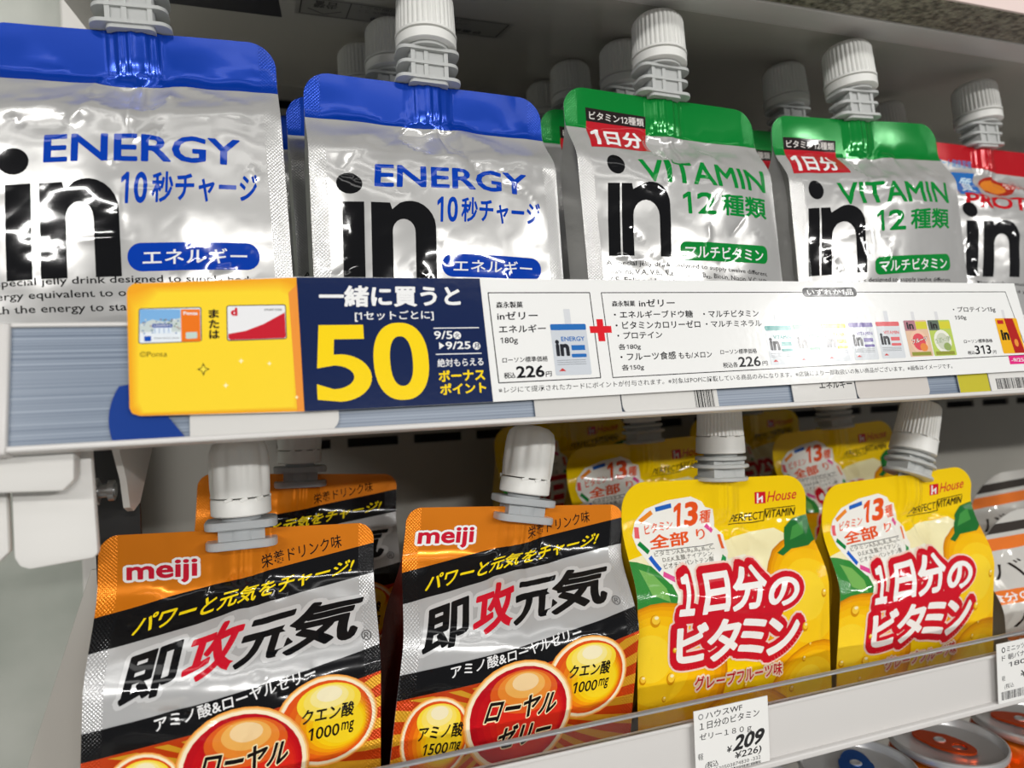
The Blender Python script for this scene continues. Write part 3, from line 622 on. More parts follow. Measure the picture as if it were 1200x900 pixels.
# ------------------------------------------------------------------ setting
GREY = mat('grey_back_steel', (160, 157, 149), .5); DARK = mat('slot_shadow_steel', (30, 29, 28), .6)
WHITE_STEEL = mat('white_enamel_steel', (206, 203, 198), .3); RAILW = mat('white_rail_plastic', (214, 211, 208), .35); PLW = mat('white_bracket_plastic', (226, 224, 220), .42)
UNDER = mat('glossy_shelf_underside', (196, 193, 185), .16)
def back_wall():
    y = .47; mb = MB(); cuts = []
    rows = [(-.037, -.031, [(.005+.0435*i, .038+.0435*i) for i in range(16)]), (.180, .186, [(.0+.0435*i, .028+.0435*i) for i in range(16)])]
    x0, x1 = -.085, .85
    z = -.45
    for za, zb, sl in sorted(rows):
        mb.box(x0, x1, y, y+.002, z, za); px = x0
        for a, b in sl: mb.box(px, a, y, y+.002, za, zb); px = b
        mb.box(px, x1, y, y+.002, za, zb); z = zb
    mb.box(x0, x1, y, y+.002, z, .45)
    o = struct(mb.build('wall_back', GREY, loc=(0, 0, OZ)))
    struct(MB().box(x0, x1, y+.012, y+.014, -.45, .45).build('slot_shade_sheet', DARK, loc=(0, 0, OZ)))  # added dark sheet; its colour stands in for the shade inside the slots
back_wall()
PALE = mottle(mat('pale_side_panel', (170, 174, 164), .28), (160, 165, 156), (186, 188, 180), 14, (1, 5, 1))
struct(MB().box(-.504, -.500, .12, .484, -.45, .45).build('wall_left', PALE, loc=(0, 0, OZ)))
struct(MB().box(-.500, -.085, .474, .478, -.45, .45).build('trim_1', PALE, loc=(0, 0, OZ)))
struct(MB().box(-1.5, 1.8, -3.2, .6, -.02, 0).build('floor', mottle(mat('shop_floor', (190, 188, 182), .3), (176, 174, 168), (200, 198, 192), 6)))

# slotted uprights that carry the shelves
up = tag(MB().box(-.098, -.074, .440, .469, -.45, .45, .002).build('slotted_upright', WHITE_STEEL, loc=(0, 0, OZ)), 'white steel shelf upright behind the white bracket covers at the left', 'upright')

def shelf_board(label, zc, slope, y0, y1, x0, x1, name, under=None):
    t = thing(name, label, 'shelf')
    f = lambda y: zc+slope*(y-.256); MB().prism([(y0, f(y0)), (y1, f(y1)), (y1, f(y1)-.0035), (y0, f(y0)-.0035)], 'x', x0, x1).build('shelf_board', under or WHITE_STEEL, t)
    return t
# ---- the middle shelf: its tilted price rail is the frame 'railM' (x along the shelf, z up the rail face)
TH = .2
mid = shelf_board('sloping middle shelf holding the silver pouches above the yellow promotion sign', -.0012, .19, .2125, .468, -.060, .80, 'store_shelf')
RAIL0 = (-.0336, .2035, -.0075)
railM = Matrix.Translation(RAIL0) @ Matrix.Rotation(-TH, 4, 'X')
def in_rail(o): o.matrix_basis = railM @ o.matrix_basis; return o
STRIPE = mat('ribbed_rail_insert', (120, 134, 152), .3); mottle(STRIPE, (92, 106, 126), (146, 158, 174), 1, (1, 1, 1500), 1)
rm = MB(); rm.box(-.0262, .84, .0006, .0036, -.0040, .0272)
rail = in_rail(rm.build('price_rail', STRIPE, mid))
def rail_part(name, mb, matl): o = mb.build(name, matl, rail); return o
rail_part('rail_lip', MB().box(-.0262, .84, -.0016, .004, -.0046, -.0030, .0005), RAILW)
rail_part('rail_top_edge', MB().box(-.0262, .84, -.0004, .0046, .0272, .0284, .0004), RAILW)
rail_part('rail_end_cap', MB().box(-.060, -.0262, -.0008, .006, -.0050, .0284, .0008), RAILW)
# white bracket covers under the left end of the middle shelf
bk = thing('shelf_bracket_cover', 'white plastic bracket covers with clipped corners under the left rail end', 'bracket', (0, 0, 0))
MB().prism([(-.075, -.0060), (-.0467, -.0080), (-.0471, -.0200), (-.0497, -.0227), (-.075, -.0215)], 'y', .208, .2145, .0008).build('front_cover', PLW, bk)
MB().prism([(-.0634, -.010), (-.0450, -.0085), (-.0441, -.0408), (-.0452, -.0421), (-.0600, -.0434), (-.0622, -.0424), (-.0634, -.0400)], 'y', .2165, .2200, .0008).build('rear_cover', PLW, bk)
MB().prism([(-.085, -.012), (-.0645, -.012), (-.0645, -.0385), (-.067, -.041), (-.085, -.041)], 'y', .217, .2205, .0008).build('outer_cover', PLW, bk)
arm = tag(MB().prism([(.222, -.0095), (.236, -.0235), (.240, -.0325), (.246, -.0345), (.258, -.0335), (.300, -.0120), (.468, .0130), (.468, .0200), (.30, -.001)], 'x', -.0418, -.0400).build('bracket_arm', WHITE_STEEL, loc=(0, 0, OZ)), 'painted steel shelf bracket arm with a bent lip right of the screw', 'bracket')
bolt = thing('bolt', 'small zinc bolt in the dark gap beside the bracket cover', 'bolt', (-.0462, .2385, -.0268))
ZN = mat('zinc_bolt', (150, 150, 150), .3, .9)
MB().lathe([(.0020, -.004, 0), (.0020, .003, 0)], 24, M=Matrix.Rotation(math.pi/2, 4, 'Y')).build('bolt_shank', ZN, bolt)
MB().lathe([(.0036, -.0045, 0), (.0040, -.004, 0), (.0040, -.0015, 0)], 6, M=Matrix.Rotation(math.pi/2, 4, 'Y')).build('bolt_head', ZN, bolt)
MB().lathe([(.0031, .001, 0), (.0031, .0026, 0)], 24, M=Matrix.Rotation(math.pi/2, 4, 'Y')).build('washer', ZN, bolt)
tag(MB().box(-.0545, -.0412, .264, .267, -.06, .004).build('gap_shade_sheet', DARK, loc=(0, 0, OZ)), 'added dark sheet standing in for shade behind the bolt in the bracket gap', 'plate')  # added sheet: shade of the open gap is put into its dark colour
# grey guard plate with a slanting front edge at the left end of the lower shelf
tag(MB().prism([(-.0612, -.0600), (-.0840, -.1290), (-.0886, -.1420), (-.030, -.1405), (-.030, -.0600)], 'y', .2880, .2895, .0004).build('side_guard', mat('grey_guard_steel', (172, 168, 160), .45), loc=(0, 0, OZ)), 'grey steel guard plate with a slanting edge left of the orange pouches', 'guard')
# ---- the lower shelf with its white rail and clear fence
low = shelf_board('white lower shelf holding the orange and yellow pouches', -.1432, .06, .2235, .468, -.060, .80, 'store_shelf')
lr = MB().prism([(.2040, -.1326), (.2040, -.1146), (.2072, -.1146), (.2080, -.1370), (.2235, -.1452), (.2235, -.1478), (.2055, -.1370)], 'x', -.060, .84).build('price_rail', RAILW, low)
MB().box(-.060, .84, .2020, .2062, -.1350, -.1326, .0007).build('rail_lip', RAILW, lr)
MB().box(-.060, .84, .2030, .2040, -.1152, -.1140, .0003).build('rail_top_bead', RAILW, lr)
CLEAR = mat('clear_acrylic', (245, 248, 250), .04, 0, Transmission_Weight=1.0, IOR=1.35)
MB().box(-.060, .84, .2044, .2058, -.1146, -.1088, 0).build('clear_fence', CLEAR, low)
MB().box(-.060, .84, .2040, .2062, -.1088, -.1080, .0003).build('fence_edge', mat('polished_acrylic_edge', (214, 214, 216), .12, 0, Transmission_Weight=.5), low)
# ---- the shelf above
top = shelf_board('upper shelf with a mottled grey front strip above the silver pouches', .1538+.0035, .19, .2548, .468, -.075, .80, 'store_shelf', UNDER)
MB().box(-.075, .84, .2412, .2562, .1536, .1580, .0006).build('shelf_lip', RAILW, top)
MOT = bump(mottle(mat('mottled_strip', (120, 114, 100), .4), (84, 80, 66), (168, 162, 142), 420, (.7, 1, 1)), 420, .0016)
MB().box(-.075, .84, .2206, .2411, .1540, .1585, .0008).build('mottled_strip', MOT, top)
MB().box(-.075, .84, .2192, .2206, .1538, .20, .0004).build('poster_strip', mat('pale_pink_card', (236, 214, 208), .5), top)
# ---- the shelf of cans below
can_shelf = shelf_board('lowest shelf that the orange and blue cans stand on', -.312, .0, .215, .468, -.060, .80, 'store_shelf')

# stickers under the upper shelf
STK = printed('sticker_print', .4, .4)
def under_sticker(name, label, x0, x1, y0, y1, artfn):
    a = Art(); w_, h_ = (x1-x0)*1000, (y1-y0)*1000*1.018; artfn(a, w_, h_)
    T, C, Mt, Ly = a.arrays(); Q = T.reshape(-1, 2); P = np.c_[Q[:, 0], Q[:, 1], -Ly.repeat(3)*.02-.05]/1000
    N = np.tile((0, 0, -1.0), (len(P), 1)); o = soup_mesh(name, P, N, C.repeat(3, 0), Mt.repeat(3), Q, STK, None)
    o.matrix_basis = Matrix.Translation((x0, y0, OZ+.1538+.19*(y0-.256))) @ Matrix.Rotation(math.atan(.19), 4, 'X'); return tag(o, label, 'sticker')
def st_warn(a, w_, h_):
    a.rect(0, 0, w_, h_, (150, 148, 142), lay=0); k = (30, 30, 30)
    a.line([(2, 2), (w_-2, 2), (w_-2, h_-2), (2, h_-2), (2, 2)], .6, k); a.line([(22, 2), (22, h_-2)], .5, k)
    a.line([(5, h_*.6), (12, h_-4), (19, h_*.6)], .7, k); a.text('警告', (7, 3.6), (17, 3.6), (7, h_*.52), k, .01)
    a.text('製造年', (32, h_-8), (48, h_-8), (32, h_-3.6), k, .02); a.text('製造番号', (64, h_-8), (84, h_-8), (64, h_-3.6), k, .02)
    for i in range(2): a.text('・この棚に乗らないでください。', (26, 3+5.2*i), (74, 3+5.2*i), (26, 6+5.2*i), k)
under_sticker('warning_sticker', 'grey warning sticker with black frame under the upper shelf', .018, .112, .300, .324, st_warn)
under_sticker('dark_sticker', 'dark navy sheet stuck under the upper shelf above the blue pouch', -.062, .013, .262, .332, lambda a, w_, h_: a.poly([(0, 0), (w_-6, 0), (w_, h_), (0, h_)], (20, 24, 40), lay=0))

# ------------------------------------------------------------------ pouches
UPP = dict(scoop=3.0, T=10, t0=14, t1=33, B=6, lean=.08, sx=.5, skew=0, amp=1.25, slope=.19, z0=0.0)
LOW = dict(weld=3.6, scoop=1.6, T=12, t0=15, t1=46, B=5, lean=.04, sx=.5, skew=0, amp=.95, slope=.06, z0=-.142)
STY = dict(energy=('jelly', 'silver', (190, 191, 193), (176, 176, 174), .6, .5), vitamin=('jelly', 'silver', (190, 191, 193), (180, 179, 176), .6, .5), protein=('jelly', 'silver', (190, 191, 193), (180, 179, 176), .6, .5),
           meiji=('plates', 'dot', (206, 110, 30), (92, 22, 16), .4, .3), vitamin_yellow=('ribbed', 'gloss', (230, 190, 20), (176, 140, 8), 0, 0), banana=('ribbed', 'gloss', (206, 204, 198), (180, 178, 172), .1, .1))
FILMS = dict(silver=FILM_SILVER, dot=FILM_DOT, gloss=FILM_GLOSS)
def rot(K):
    return Matrix.Rotation(-K['roll'], 4, 'Y') @ Matrix.Rotation(K.get('yaw', 0), 4, 'Z') @ Matrix.Rotation(-K['lean'], 4, 'X')
def pouch(design, topc, label, group, hr=9.0, **kw):
    """a pouch whose top seam is centred on topc=(x,y,z); it stands on its shelf"""
    K = dict(UPP if kw.pop('upper') else LOW); K.update(roll=0, W=88.0, seed=1); K.update(kw)
    M = rot(K); ax = M.to_3x3() @ Vector((0, 0, 1)); c = Vector(topc); zs = lambda y: K['z0']+K['slope']*(y-.256)
    h = (c.z-zs(c.y))/(ax.z-K['slope']*ax.y); K['H'] = h*1000; loc = c-h*ax
    t = thing('spout_pouch', label, 'drink pouch', loc, group); t.rotation_euler = M.to_euler()
    kind, film, bc, gc, bm_, gm_ = STY[design]
    make_pouch_meshes(K, art(design), t, FILMS[film], bc, gc, bm_, gm_, hr); make_spout(kind, t, K)
    a_ = M.to_3x3(); pn = Vector((0, -K['slope'], 1)); q = a_.transposed() @ pn; ca, cb = -q.x/q.z, -q.y/q.z    # the shelf plane seen from the pouch
    for ch in t.children:
        me = ch.data; n = len(me.vertices); co = np.empty(3*n, np.float32); me.vertices.foreach_get('co', co); co = co.reshape(-1, 3); k = np.clip(1-co[:, 2]/.032, 0, 1)
        co[:, 2] += k*(ca*co[:, 0]+cb*co[:, 1]+.0005); me.vertices.foreach_set('co', co.ravel()); me.update()
    t['_h'] = h; t['_roll'] = K['roll']; t['_lean'] = K['lean']; return t
def copy_tree(o, parent=None):
    c = o.copy(); COL.objects.link(c); c.parent = parent
    for ch in o.children: copy_tree(ch, c)
    return c
def behind(src, x, y, label, roll=None, lean=None, yaw=0, slope=.19, z0=0.0, dz=0):
    c = copy_tree(src); K = dict(roll=0 if roll is None else roll, lean=.08 if lean is None else lean, yaw=yaw)
    dz += abs(K['roll']-src['_roll'])*.046+.0004; c.rotation_euler = rot(K).to_euler(); yb = y-src['_h']*math.sin(K['lean']); c.location = (x, yb, OZ+z0+slope*(yb-.256)+dz); c['label'] = label; return c
GU, GLW = 'jelly drink pouches on the middle shelf', 'jelly drink pouches on the lower shelf'
b1 = pouch('energy', (-.0365, .256, .1185), 'silver pouch with blue top at the far left, partly out of view', GU, upper=1, W=87.0, roll=.035, T=9, skew=-.004, ts=1.09, ds=-.5, seed=11)
b2 = pouch('energy', (.0604, .256, .1109), 'silver pouch with blue top standing behind the navy part of the sign', GU, upper=1, W=88.3, roll=-.021, T=11, skew=.02, seed=23, amp=1.15)
v1 = pouch('vitamin', (.1590, .256, .1153), 'green-topped silver pouch right of the blue-topped one, nearer of the front two green', GU, upper=1, W=88.9, roll=-.030, T=8, skew=.048, seed=35, amp=1.1)
v2 = pouch('vitamin', (.2611, .256, .1152), 'green-topped silver pouch in front, beside the red-topped pouch', GU, upper=1, W=96.6, roll=.039, T=8, skew=-.044, ds=-4.0, ts=1.03, dt=1.5, seed=47, amp=1.1)
p1 = pouch('protein', (.3665, .275, .1160), 'red-topped silver pouch at the right edge, front one', GU, upper=1, W=88.0, roll=-.021, T=8, tilt=-.06, seed=59)
behind(b2, .0560, .301, 'blue-topped pouch second in line behind the front blue-topped one', .0, .08)
behind(b2, .0520, .346, 'blue-topped pouch third in line, its cap showing above the blue seam', .02, .08)
behind(v1, .1660, .301, 'green-topped pouch second in its line, cap just left of the front cap', -.01, .08)
behind(v1, .1620, .346, 'green-topped pouch third in its line, mostly hidden in shade', .01, .08)
behind(v1, .1640, .391, 'green-topped pouch last in its line, only its cap showing', .0, .08)
behind(v2, .2655, .301, 'green-topped pouch behind the right-hand front green one', .02, .08)
behind(p1, .3720, .337, 'red-topped pouch behind the front red one, only its cap showing', .0, .08)
m1 = pouch('meiji', (-.0087, .256, -.0451), 'orange and black pouch at the left, front of its line', GLW, upper=0, W=86.3, roll=-.051, T=17, skew=.004, ds=3.4, dt=1.4, seed=61, hr=6, tilt=-.05, sx=.495)
m2 = pouch('meiji', (.0900, .256, -.0467), 'orange and black pouch left of the yellow pouches', GLW, upper=0, W=87.8, roll=-.079, T=20, skew=-.096, seed=74, hr=6, sx=.503, tilt=.11)
y1 = pouch('vitamin_yellow', (.1789, .256, -.0434), 'yellow grapefruit pouch beside the orange pouch, above the price tag', GLW, upper=0, W=91.1, roll=-.042, T=13, skew=-.028, seed=83, hr=11, sx=.52)
y2 = pouch('vitamin_yellow', (.2785, .256, -.0500), 'yellow grapefruit pouch with a tilted cap, right-hand one in front', GLW, upper=0, W=90.9, roll=.030, T=13, skew=-.19, seed=95, hr=11, sx=.56, tilt=.38)
behind(m1, .006, .335, 'orange and black pouch in shade behind the left front one', -.08, .04, slope=.06, z0=-.142, dz=.002)
behind(y1, .196, .345, 'yellow pouch in shade, second in line behind the left yellow one', .03, .04, slope=.06, z0=-.142)
behind(y1, .183, .42, 'yellow pouch at the very back between the orange cap and yellow pouches', .06, .04, slope=.06, z0=-.142, dz=.004)
behind(y1, .327, .342, 'yellow pouch in shade, second in line behind the tilted-cap one', .05, .04, slope=.06, z0=-.142)
behind(y1, .322, .42, 'yellow pouch at the very back behind the right yellow ones', .04, .04, slope=.06, z0=-.142, dz=.002)
n1 = pouch('banana', (.388, .258, -.074), 'off-white banana pouch with orange bands at the right edge, lower front one', GLW, upper=0, W=126.0, T=14, amp=1.3, seed=103, hr=36, sx=.6)
behind(n1, .444, .305, 'off-white banana pouch leaning behind the front banana one', .03, .04, slope=.06, z0=-.142, dz=.006)

# ------------------------------------------------------------------ printed cards in and on the middle rail
CARD = printed('satin_card', .13, .3, grain=.03)
def card(name, label, cat, outline, draw, y, parent_frame=railM, thick=.3, material=None, group=None):
    """a card with its own thickness lying on the rail face; y mm in front of the face"""
    a = Art(); draw(a); mb = MB(); mb.prism([(p[0]/1000, p[1]/1000) for p in outline], 'y', -y/1000, -(y-thick)/1000)
    t = thing(name, label, cat, (0, 0, 0), group); t.matrix_basis = Matrix.Translation((0, 0, OZ)) @ parent_frame
    mb.build('card_stock', mat('card_stock', (232, 231, 228), .4), t)
    T, C, Mt, Ly = a.arrays(); Q = T.reshape(-1, 2); P = np.c_[Q[:, 0], -Ly.repeat(3)*.02-y-.02, Q[:, 1]]/1000
    soup_mesh('printed_face', P, np.tile((0, -1.0, 0), (len(P), 1)), C.repeat(3, 0), Mt.repeat(3), Q, material or CARD, t); return t
def blank(pts, col): return lambda a: a.poly(pts, col, lay=0)
def arc(cx, cy, r, a0, a1, n=14): return [(cx+r*math.cos(math.radians(a0+(a1-a0)*i/n)), cy+r*math.sin(math.radians(a0+(a1-a0)*i/n))) for i in range(n+1)]
pts = arc(13, 2.4, 17.4, 150, 200)+[(13.8, -3.8), (9, 3), (9, 13)]
card('shelf_card', 'navy blue round-ended card in the rail under the yellow sign corner', 'card', pts, blank(pts, (28, 62, 140)), .35)
def barcode(a, x0, x1, y0, y1, seed, col=(30, 30, 30)):
    rs = random.Random(seed); x = x0; lay = a.n+1; a.n = lay
    while x < x1:
        wd = rs.choice((.18, .18, .36, .54)); a.rect(x, y0, min(x+wd, x1), y1, col, lay=lay); x += wd+rs.choice((.2, .2, .4))
def rtag(x0, x1, label, col=(214, 212, 208), r=3, corners=(1, 1, 1, 1), extra=None):
    b = Art(); o = []
    for cx, cy, a0, on in ((x1, -3.8, -90, corners[1]), (x1, 24, 0, corners[2]), (x0, 24, 90, corners[3]), (x0, -3.8, 180, corners[0])):
        o += arc(cx-r if cx == x1 else cx+r, cy-r if cy > 0 else cy+r, r, a0, a0+90, 6) if on else [(cx, cy)]
    def dr(a):
        a.poly(o, col, lay=0)
        if extra: extra(a)
    return card('price_tag', label, 'price tag', o, dr, .35)
rtag(14.4, 52.5, 'blank grey price tag under the navy part of the sign', corners=(0, 1, 1, 0), r=4)
rtag(111, 140.5, 'white price tag under the boxed price of 226 yen', (206, 204, 200), corners=(0, 0, 0, 0))
rtag(141, 177, 'white price tag with a barcode under the sign middle', corners=(1, 0, 0, 1), extra=lambda a: barcode(a, 168, 175.5, -3, 6, 4))
rtag(208, 236, 'white price tag under the row of miniature pouches', corners=(0, 0, 0, 0), extra=lambda a: a.text('エネルギー', (220, 1.2), (235, 1.2), (220, 4.4), (40, 40, 40), .02))
rtag(236.6, 271.5, 'blank price tag with rounded end left of the yellow slip', (206, 200, 194))
rtag(287, 303, 'yellow-green slip in the rail near the right end', (196, 186, 56), corners=(0, 0, 0, 0))
rtag(303.6, 350, 'white price tag with a barcode at the right end of the rail', (226, 224, 220), corners=(0, 0, 0, 0), extra=lambda a: (barcode(a, 307, 332, -2.4, 2.0, 9), a.text('◎inゼリー', (309, 14), (340, 14), (309, 18), BLK, .01), a.text('プロテイン', (309, 8), (332, 8), (309, 11.6), BLK, .01)))

# ---- the promotion sign
def draw_sign(a):
    s = 0.0
    top_ = lambda x: 38.7+x*.0022; bot_ = lambda x: (0.1 if x < 97 else .1+(x-97)*.0098)
    NAV, YEL, PRN = (20, 36, 78), (250, 214, 20), (22, 22, 26)
    a.poly([(0.0, 34), (.4, 35.4), (1.6, 36.4), (43, top_(43)), (328.5, top_(328)), (330.5, bot_(330)), (43, -.1), (3, .9), (1.2, 1.6), (.6, 3)], (240, 240, 238), lay=0)
    a.poly([(0.0, 34), (.4, 35.4), (1.6, 36.4), (42.9, 38.6), (43.3, 0), (3, .9), (1.2, 1.6), (.6, 3)], (244, 168, 36))
    for i in range(8):                                                    # printed golden sweep
        u = i/8; a.poly([(.2+3*u, 33-6*u), (6+2*u, 35.6-2*u), (38+2*u*0, 38-4*u), (43.0-1.5*u, 36-4*u), (43.2-3.2*u, .4+1.2*u), (3+1*u, 1.2+.6*u), (1+2*u, 3+2*u)], tuple(int(p+(q-p)*(i+1)/8) for p, q in zip((244, 168, 36), (252, 216, 52))))
    a.poly([(40.5, 34), (43.0, 36.5), (43.2, 0), (41.4, 0)], (240, 150, 60))
    a.rrect((2.7, 19.8), (17.9, 20.2), (2.8, 29.5), .7, (70, 80, 90)); a.rrect((2.95, 20.05), (17.65, 20.4), (3.05, 29.25), .5, (232, 238, 244))
    a.rect(3.1, 24, 12.8, 29.2, (126, 178, 226)); a.poly([(3.1, 25.2), (6, 26.4), (9, 25.8), (12.8, 26.8), (12.8, 23), (3.1, 23)], (202, 212, 210)); rs = random.Random(3)
    for i in range(46): x, y = rs.uniform(3.3, 12.4), rs.uniform(22.4, 26.2); a.rect(x, y, x+.4, y+.35, rs.choice(((70, 110, 70), (230, 232, 235), (150, 120, 110), (90, 130, 180), (214, 214, 205))), lay=a.n+1)
    a.n += 1; a.rect(6.0, 24.2, 10.8, 25.2, (24, 70, 160)); a.rect(6.2, 22.6, 10.6, 24.2, (226, 236, 246)); a.text('LAWSON', (6.4, 24.5), (10.4, 24.5), (6.4, 25.0), WHT, .02)
    for q in (6.6, 7.7, 8.8, 9.9): a.line([(q, 22.7), (q, 24.1)], .15, (110, 150, 200))
    a.rect(4.1, 20.5, 5.7, 21.9, (24, 80, 180)); a.text('0000 0000 0000', (6.4, 21.1), (12.4, 21.1), (6.4, 21.5), (90, 90, 90))
    a.rect(12.9, 20.25, 17.6, 29.2, (238, 120, 32)); a.text('Ponta', (13.5, 27.6), (17.0, 27.6), (13.5, 28.6), WHT, .03); a.rrect((14, 21), (16.8, 21.1), (14, 22.8), .3, (196, 214, 206))
    for ch, y in (('ま', 26.7), ('た', 23.8), ('は', 20.9)): a.text(ch, (19.7, y), (22.3, y), (19.7, y+2.5), (40, 34, 30), .04)
    a.rrect((24.1, 20.2), (39.6, 20.5), (24.2, 30.3), .7, (70, 66, 66)); a.rrect((24.35, 20.5), (39.35, 20.75), (24.45, 30.05), .5, (236, 236, 238))
    a.poly([(24.5, 22.2), (28.9, 23.0), (33.6, 24.9), (39.3, 28.2), (39.3, 21.2), (38.8, 20.8), (25, 20.55), (24.5, 21)], (200, 34, 50)); a.text('d', (25.3, 27.3), (27.0, 27.3), (25.3, 29.6), (206, 20, 44), .05); a.text('d POINT CARD', (33.9, 28.7), (38.6, 28.7), (33.9, 29.3), (60, 60, 60), .02)
    a.text('©Ponta', (3.0, 16.3), (9.4, 16.3), (3.0, 17.8), (60, 44, 20))
    for cx, cy, r, k in ((18.1, 12.6, 1.8, (50, 40, 20)), (18.1, 12.6, 1.2, (255, 228, 70)), (27.5, 14.6, .8, (255, 246, 190)), (34.7, 13.7, .7, (255, 246, 190)), (23.5, 8, .8, (255, 246, 190)), (41.4, 4, .6, (255, 246, 190))):
        a.poly([(cx, cy+r), (cx+r*.28, cy+r*.28), (cx+r*.9, cy), (cx+r*.28, cy-r*.28), (cx, cy-r), (cx-r*.28, cy-r*.28), (cx-r*.9, cy), (cx-r*.28, cy+r*.28)], k)
    a.poly([(42.9, 38.6), (97, 38.85), (97.35, .15), (43.3, -.1)], NAV)
    a.text('一緒に買うと', (48.6, 29.6), (90.2, 29.9), (48.9, 36.2), WHT, .035); a.text('[1セットごとに]', (58.4, 25.3), (81.5, 25.5), (58.5, 28.5), WHT, .015)
    Y5 = (250, 214, 24); a.poly([(48.2, 24.4), (60.6, 24.4), (60.6, 20.2), (52.2, 20.2), (51.9, 15.8)]+[(53.2+8.9*math.cos(math.radians(q))*1.0, 9.0+6.8*math.sin(math.radians(q))) for q in range(98, -100, -9)]+[(46.9, 3.0), (46.9, 7.4)]+[(51.6+5.6*math.cos(math.radians(q)), 9.2+3.4*math.sin(math.radians(q))) for q in range(-92, 96, 10)]+[(47.2, 11.9)], Y5)
    oo = lambda rx, ry: np.array([(70.9+rx*math.copysign(abs(math.cos(q))**.86, math.cos(q)), 13.4+ry*math.copysign(abs(math.sin(q))**.86, math.sin(q))) for q in (2*math.pi*i/56 for i in range(56))])
    a.put(refill([oo(8.0, 11.5), oo(3.3, 7.4)]), Y5)
    a.line([(81.2, 23.1), (95.2, 23.1)], .3, WHT); a.line([(81.2, 15.1), (95.2, 15.1)], .3, WHT)
    a.text('9/5', (81.1, 19.7), (86.7, 19.7), (81.2, 22.2), WHT, .015); a.text('9/25', (84.3, 16.5), (92, 16.5), (84.4, 18.9), WHT, .02); a.poly([(82.4, 16.6), (82.4, 18.8), (84, 17.7)], WHT)
    for c, ch in (((88.2, 20.8), '火'), ((93.9, 17.4), '月')): a.ell(c, 1.2, 1.2, WHT); a.text(ch, (c[0]-.8, c[1]-.8), (c[0]+.8, c[1]-.8), (c[0]-.8, c[1]+.8), NAV, .02)
    a.text('絶対もらえる', (81.4, 11.2), (95.5, 11.3), (81.5, 13.7), WHT, .015); a.text('ボーナス', (81.4, 6.7), (95.6, 6.8), (81.5, 10.2), (250, 214, 24), .035); a.text('ポイント', (81.5, 2.8), (95.6, 3.0), (81.6, 6.2), (250, 214, 24), .035)
    a.line([(99.3, 34.3), (133.8, 34.5), (133.8, 6.2), (99.8, 5.8), (99.3, 34.3)], .32, PRN); a.line([(138, 34.5), (322.2, 35.7), (326.5, 8.9), (138.1, 6.1), (138, 34.5)], .3, PRN)
    a.poly([(134.9, 25.5), (137.2, 25.5), (137.2, 23.2), (139.9, 23.2), (139.9, 20.9), (137.2, 20.9), (137.2, 18.1), (134.8, 18.1), (134.8, 20.9), (132.2, 20.9), (132.2, 23.2), (134.9, 23.2)], (222, 34, 44))
    def mini(x, y, w_, h_, band, body=(206, 211, 218), lines=True, txt=None):
        a.rrect((x+w_*.42, y+h_*.99), (x+w_*.6, y+h_*.99), (x+w_*.42, y+h_*1.3), .3, (216, 218, 222)); a.rrect((x, y), (x+w_, y), (x, y+h_), .6, body); a.rrect((x, y+h_*.88), (x+w_, y+h_*.88), (x, y+h_), .5, band)
        a.text('in', (x+w_*.08, y+h_*.37), (x+w_*.46, y+h_*.37), (x+w_*.08, y+h_*.69), (40, 42, 48), .05)
        if lines:
            a.text(txt or 'VITAMIN', (x+w_*.26, y+h_*.66), (x+w_*.92, y+h_*.66), (x+w_*.26, y+h_*.75), band, .02); a.rrect((x+w_*.5, y+h_*.34), (x+w_*.92, y+h_*.34), (x+w_*.5, y+h_*.41), .4, band); a.rect(x+w_*.52, y+h_*.48, x+w_*.9, y+h_*.58, band, lay=a.n)
            for q in range(3): a.line([(x+w_*.08, y+h_*(.29-.04*q)), (x+w_*.88, y+h_*(.29-.04*q))], .16, (130, 134, 140))
            a.poly([(x+w_*.1, y+h_*.08), (x+w_*.2, y+h_*.14), (x+w_*.3, y+h_*.08)], (200, 60, 60))
    mini(118.6, 7.4, 12.3, 16.6, (44, 110, 184), txt='ENERGY')
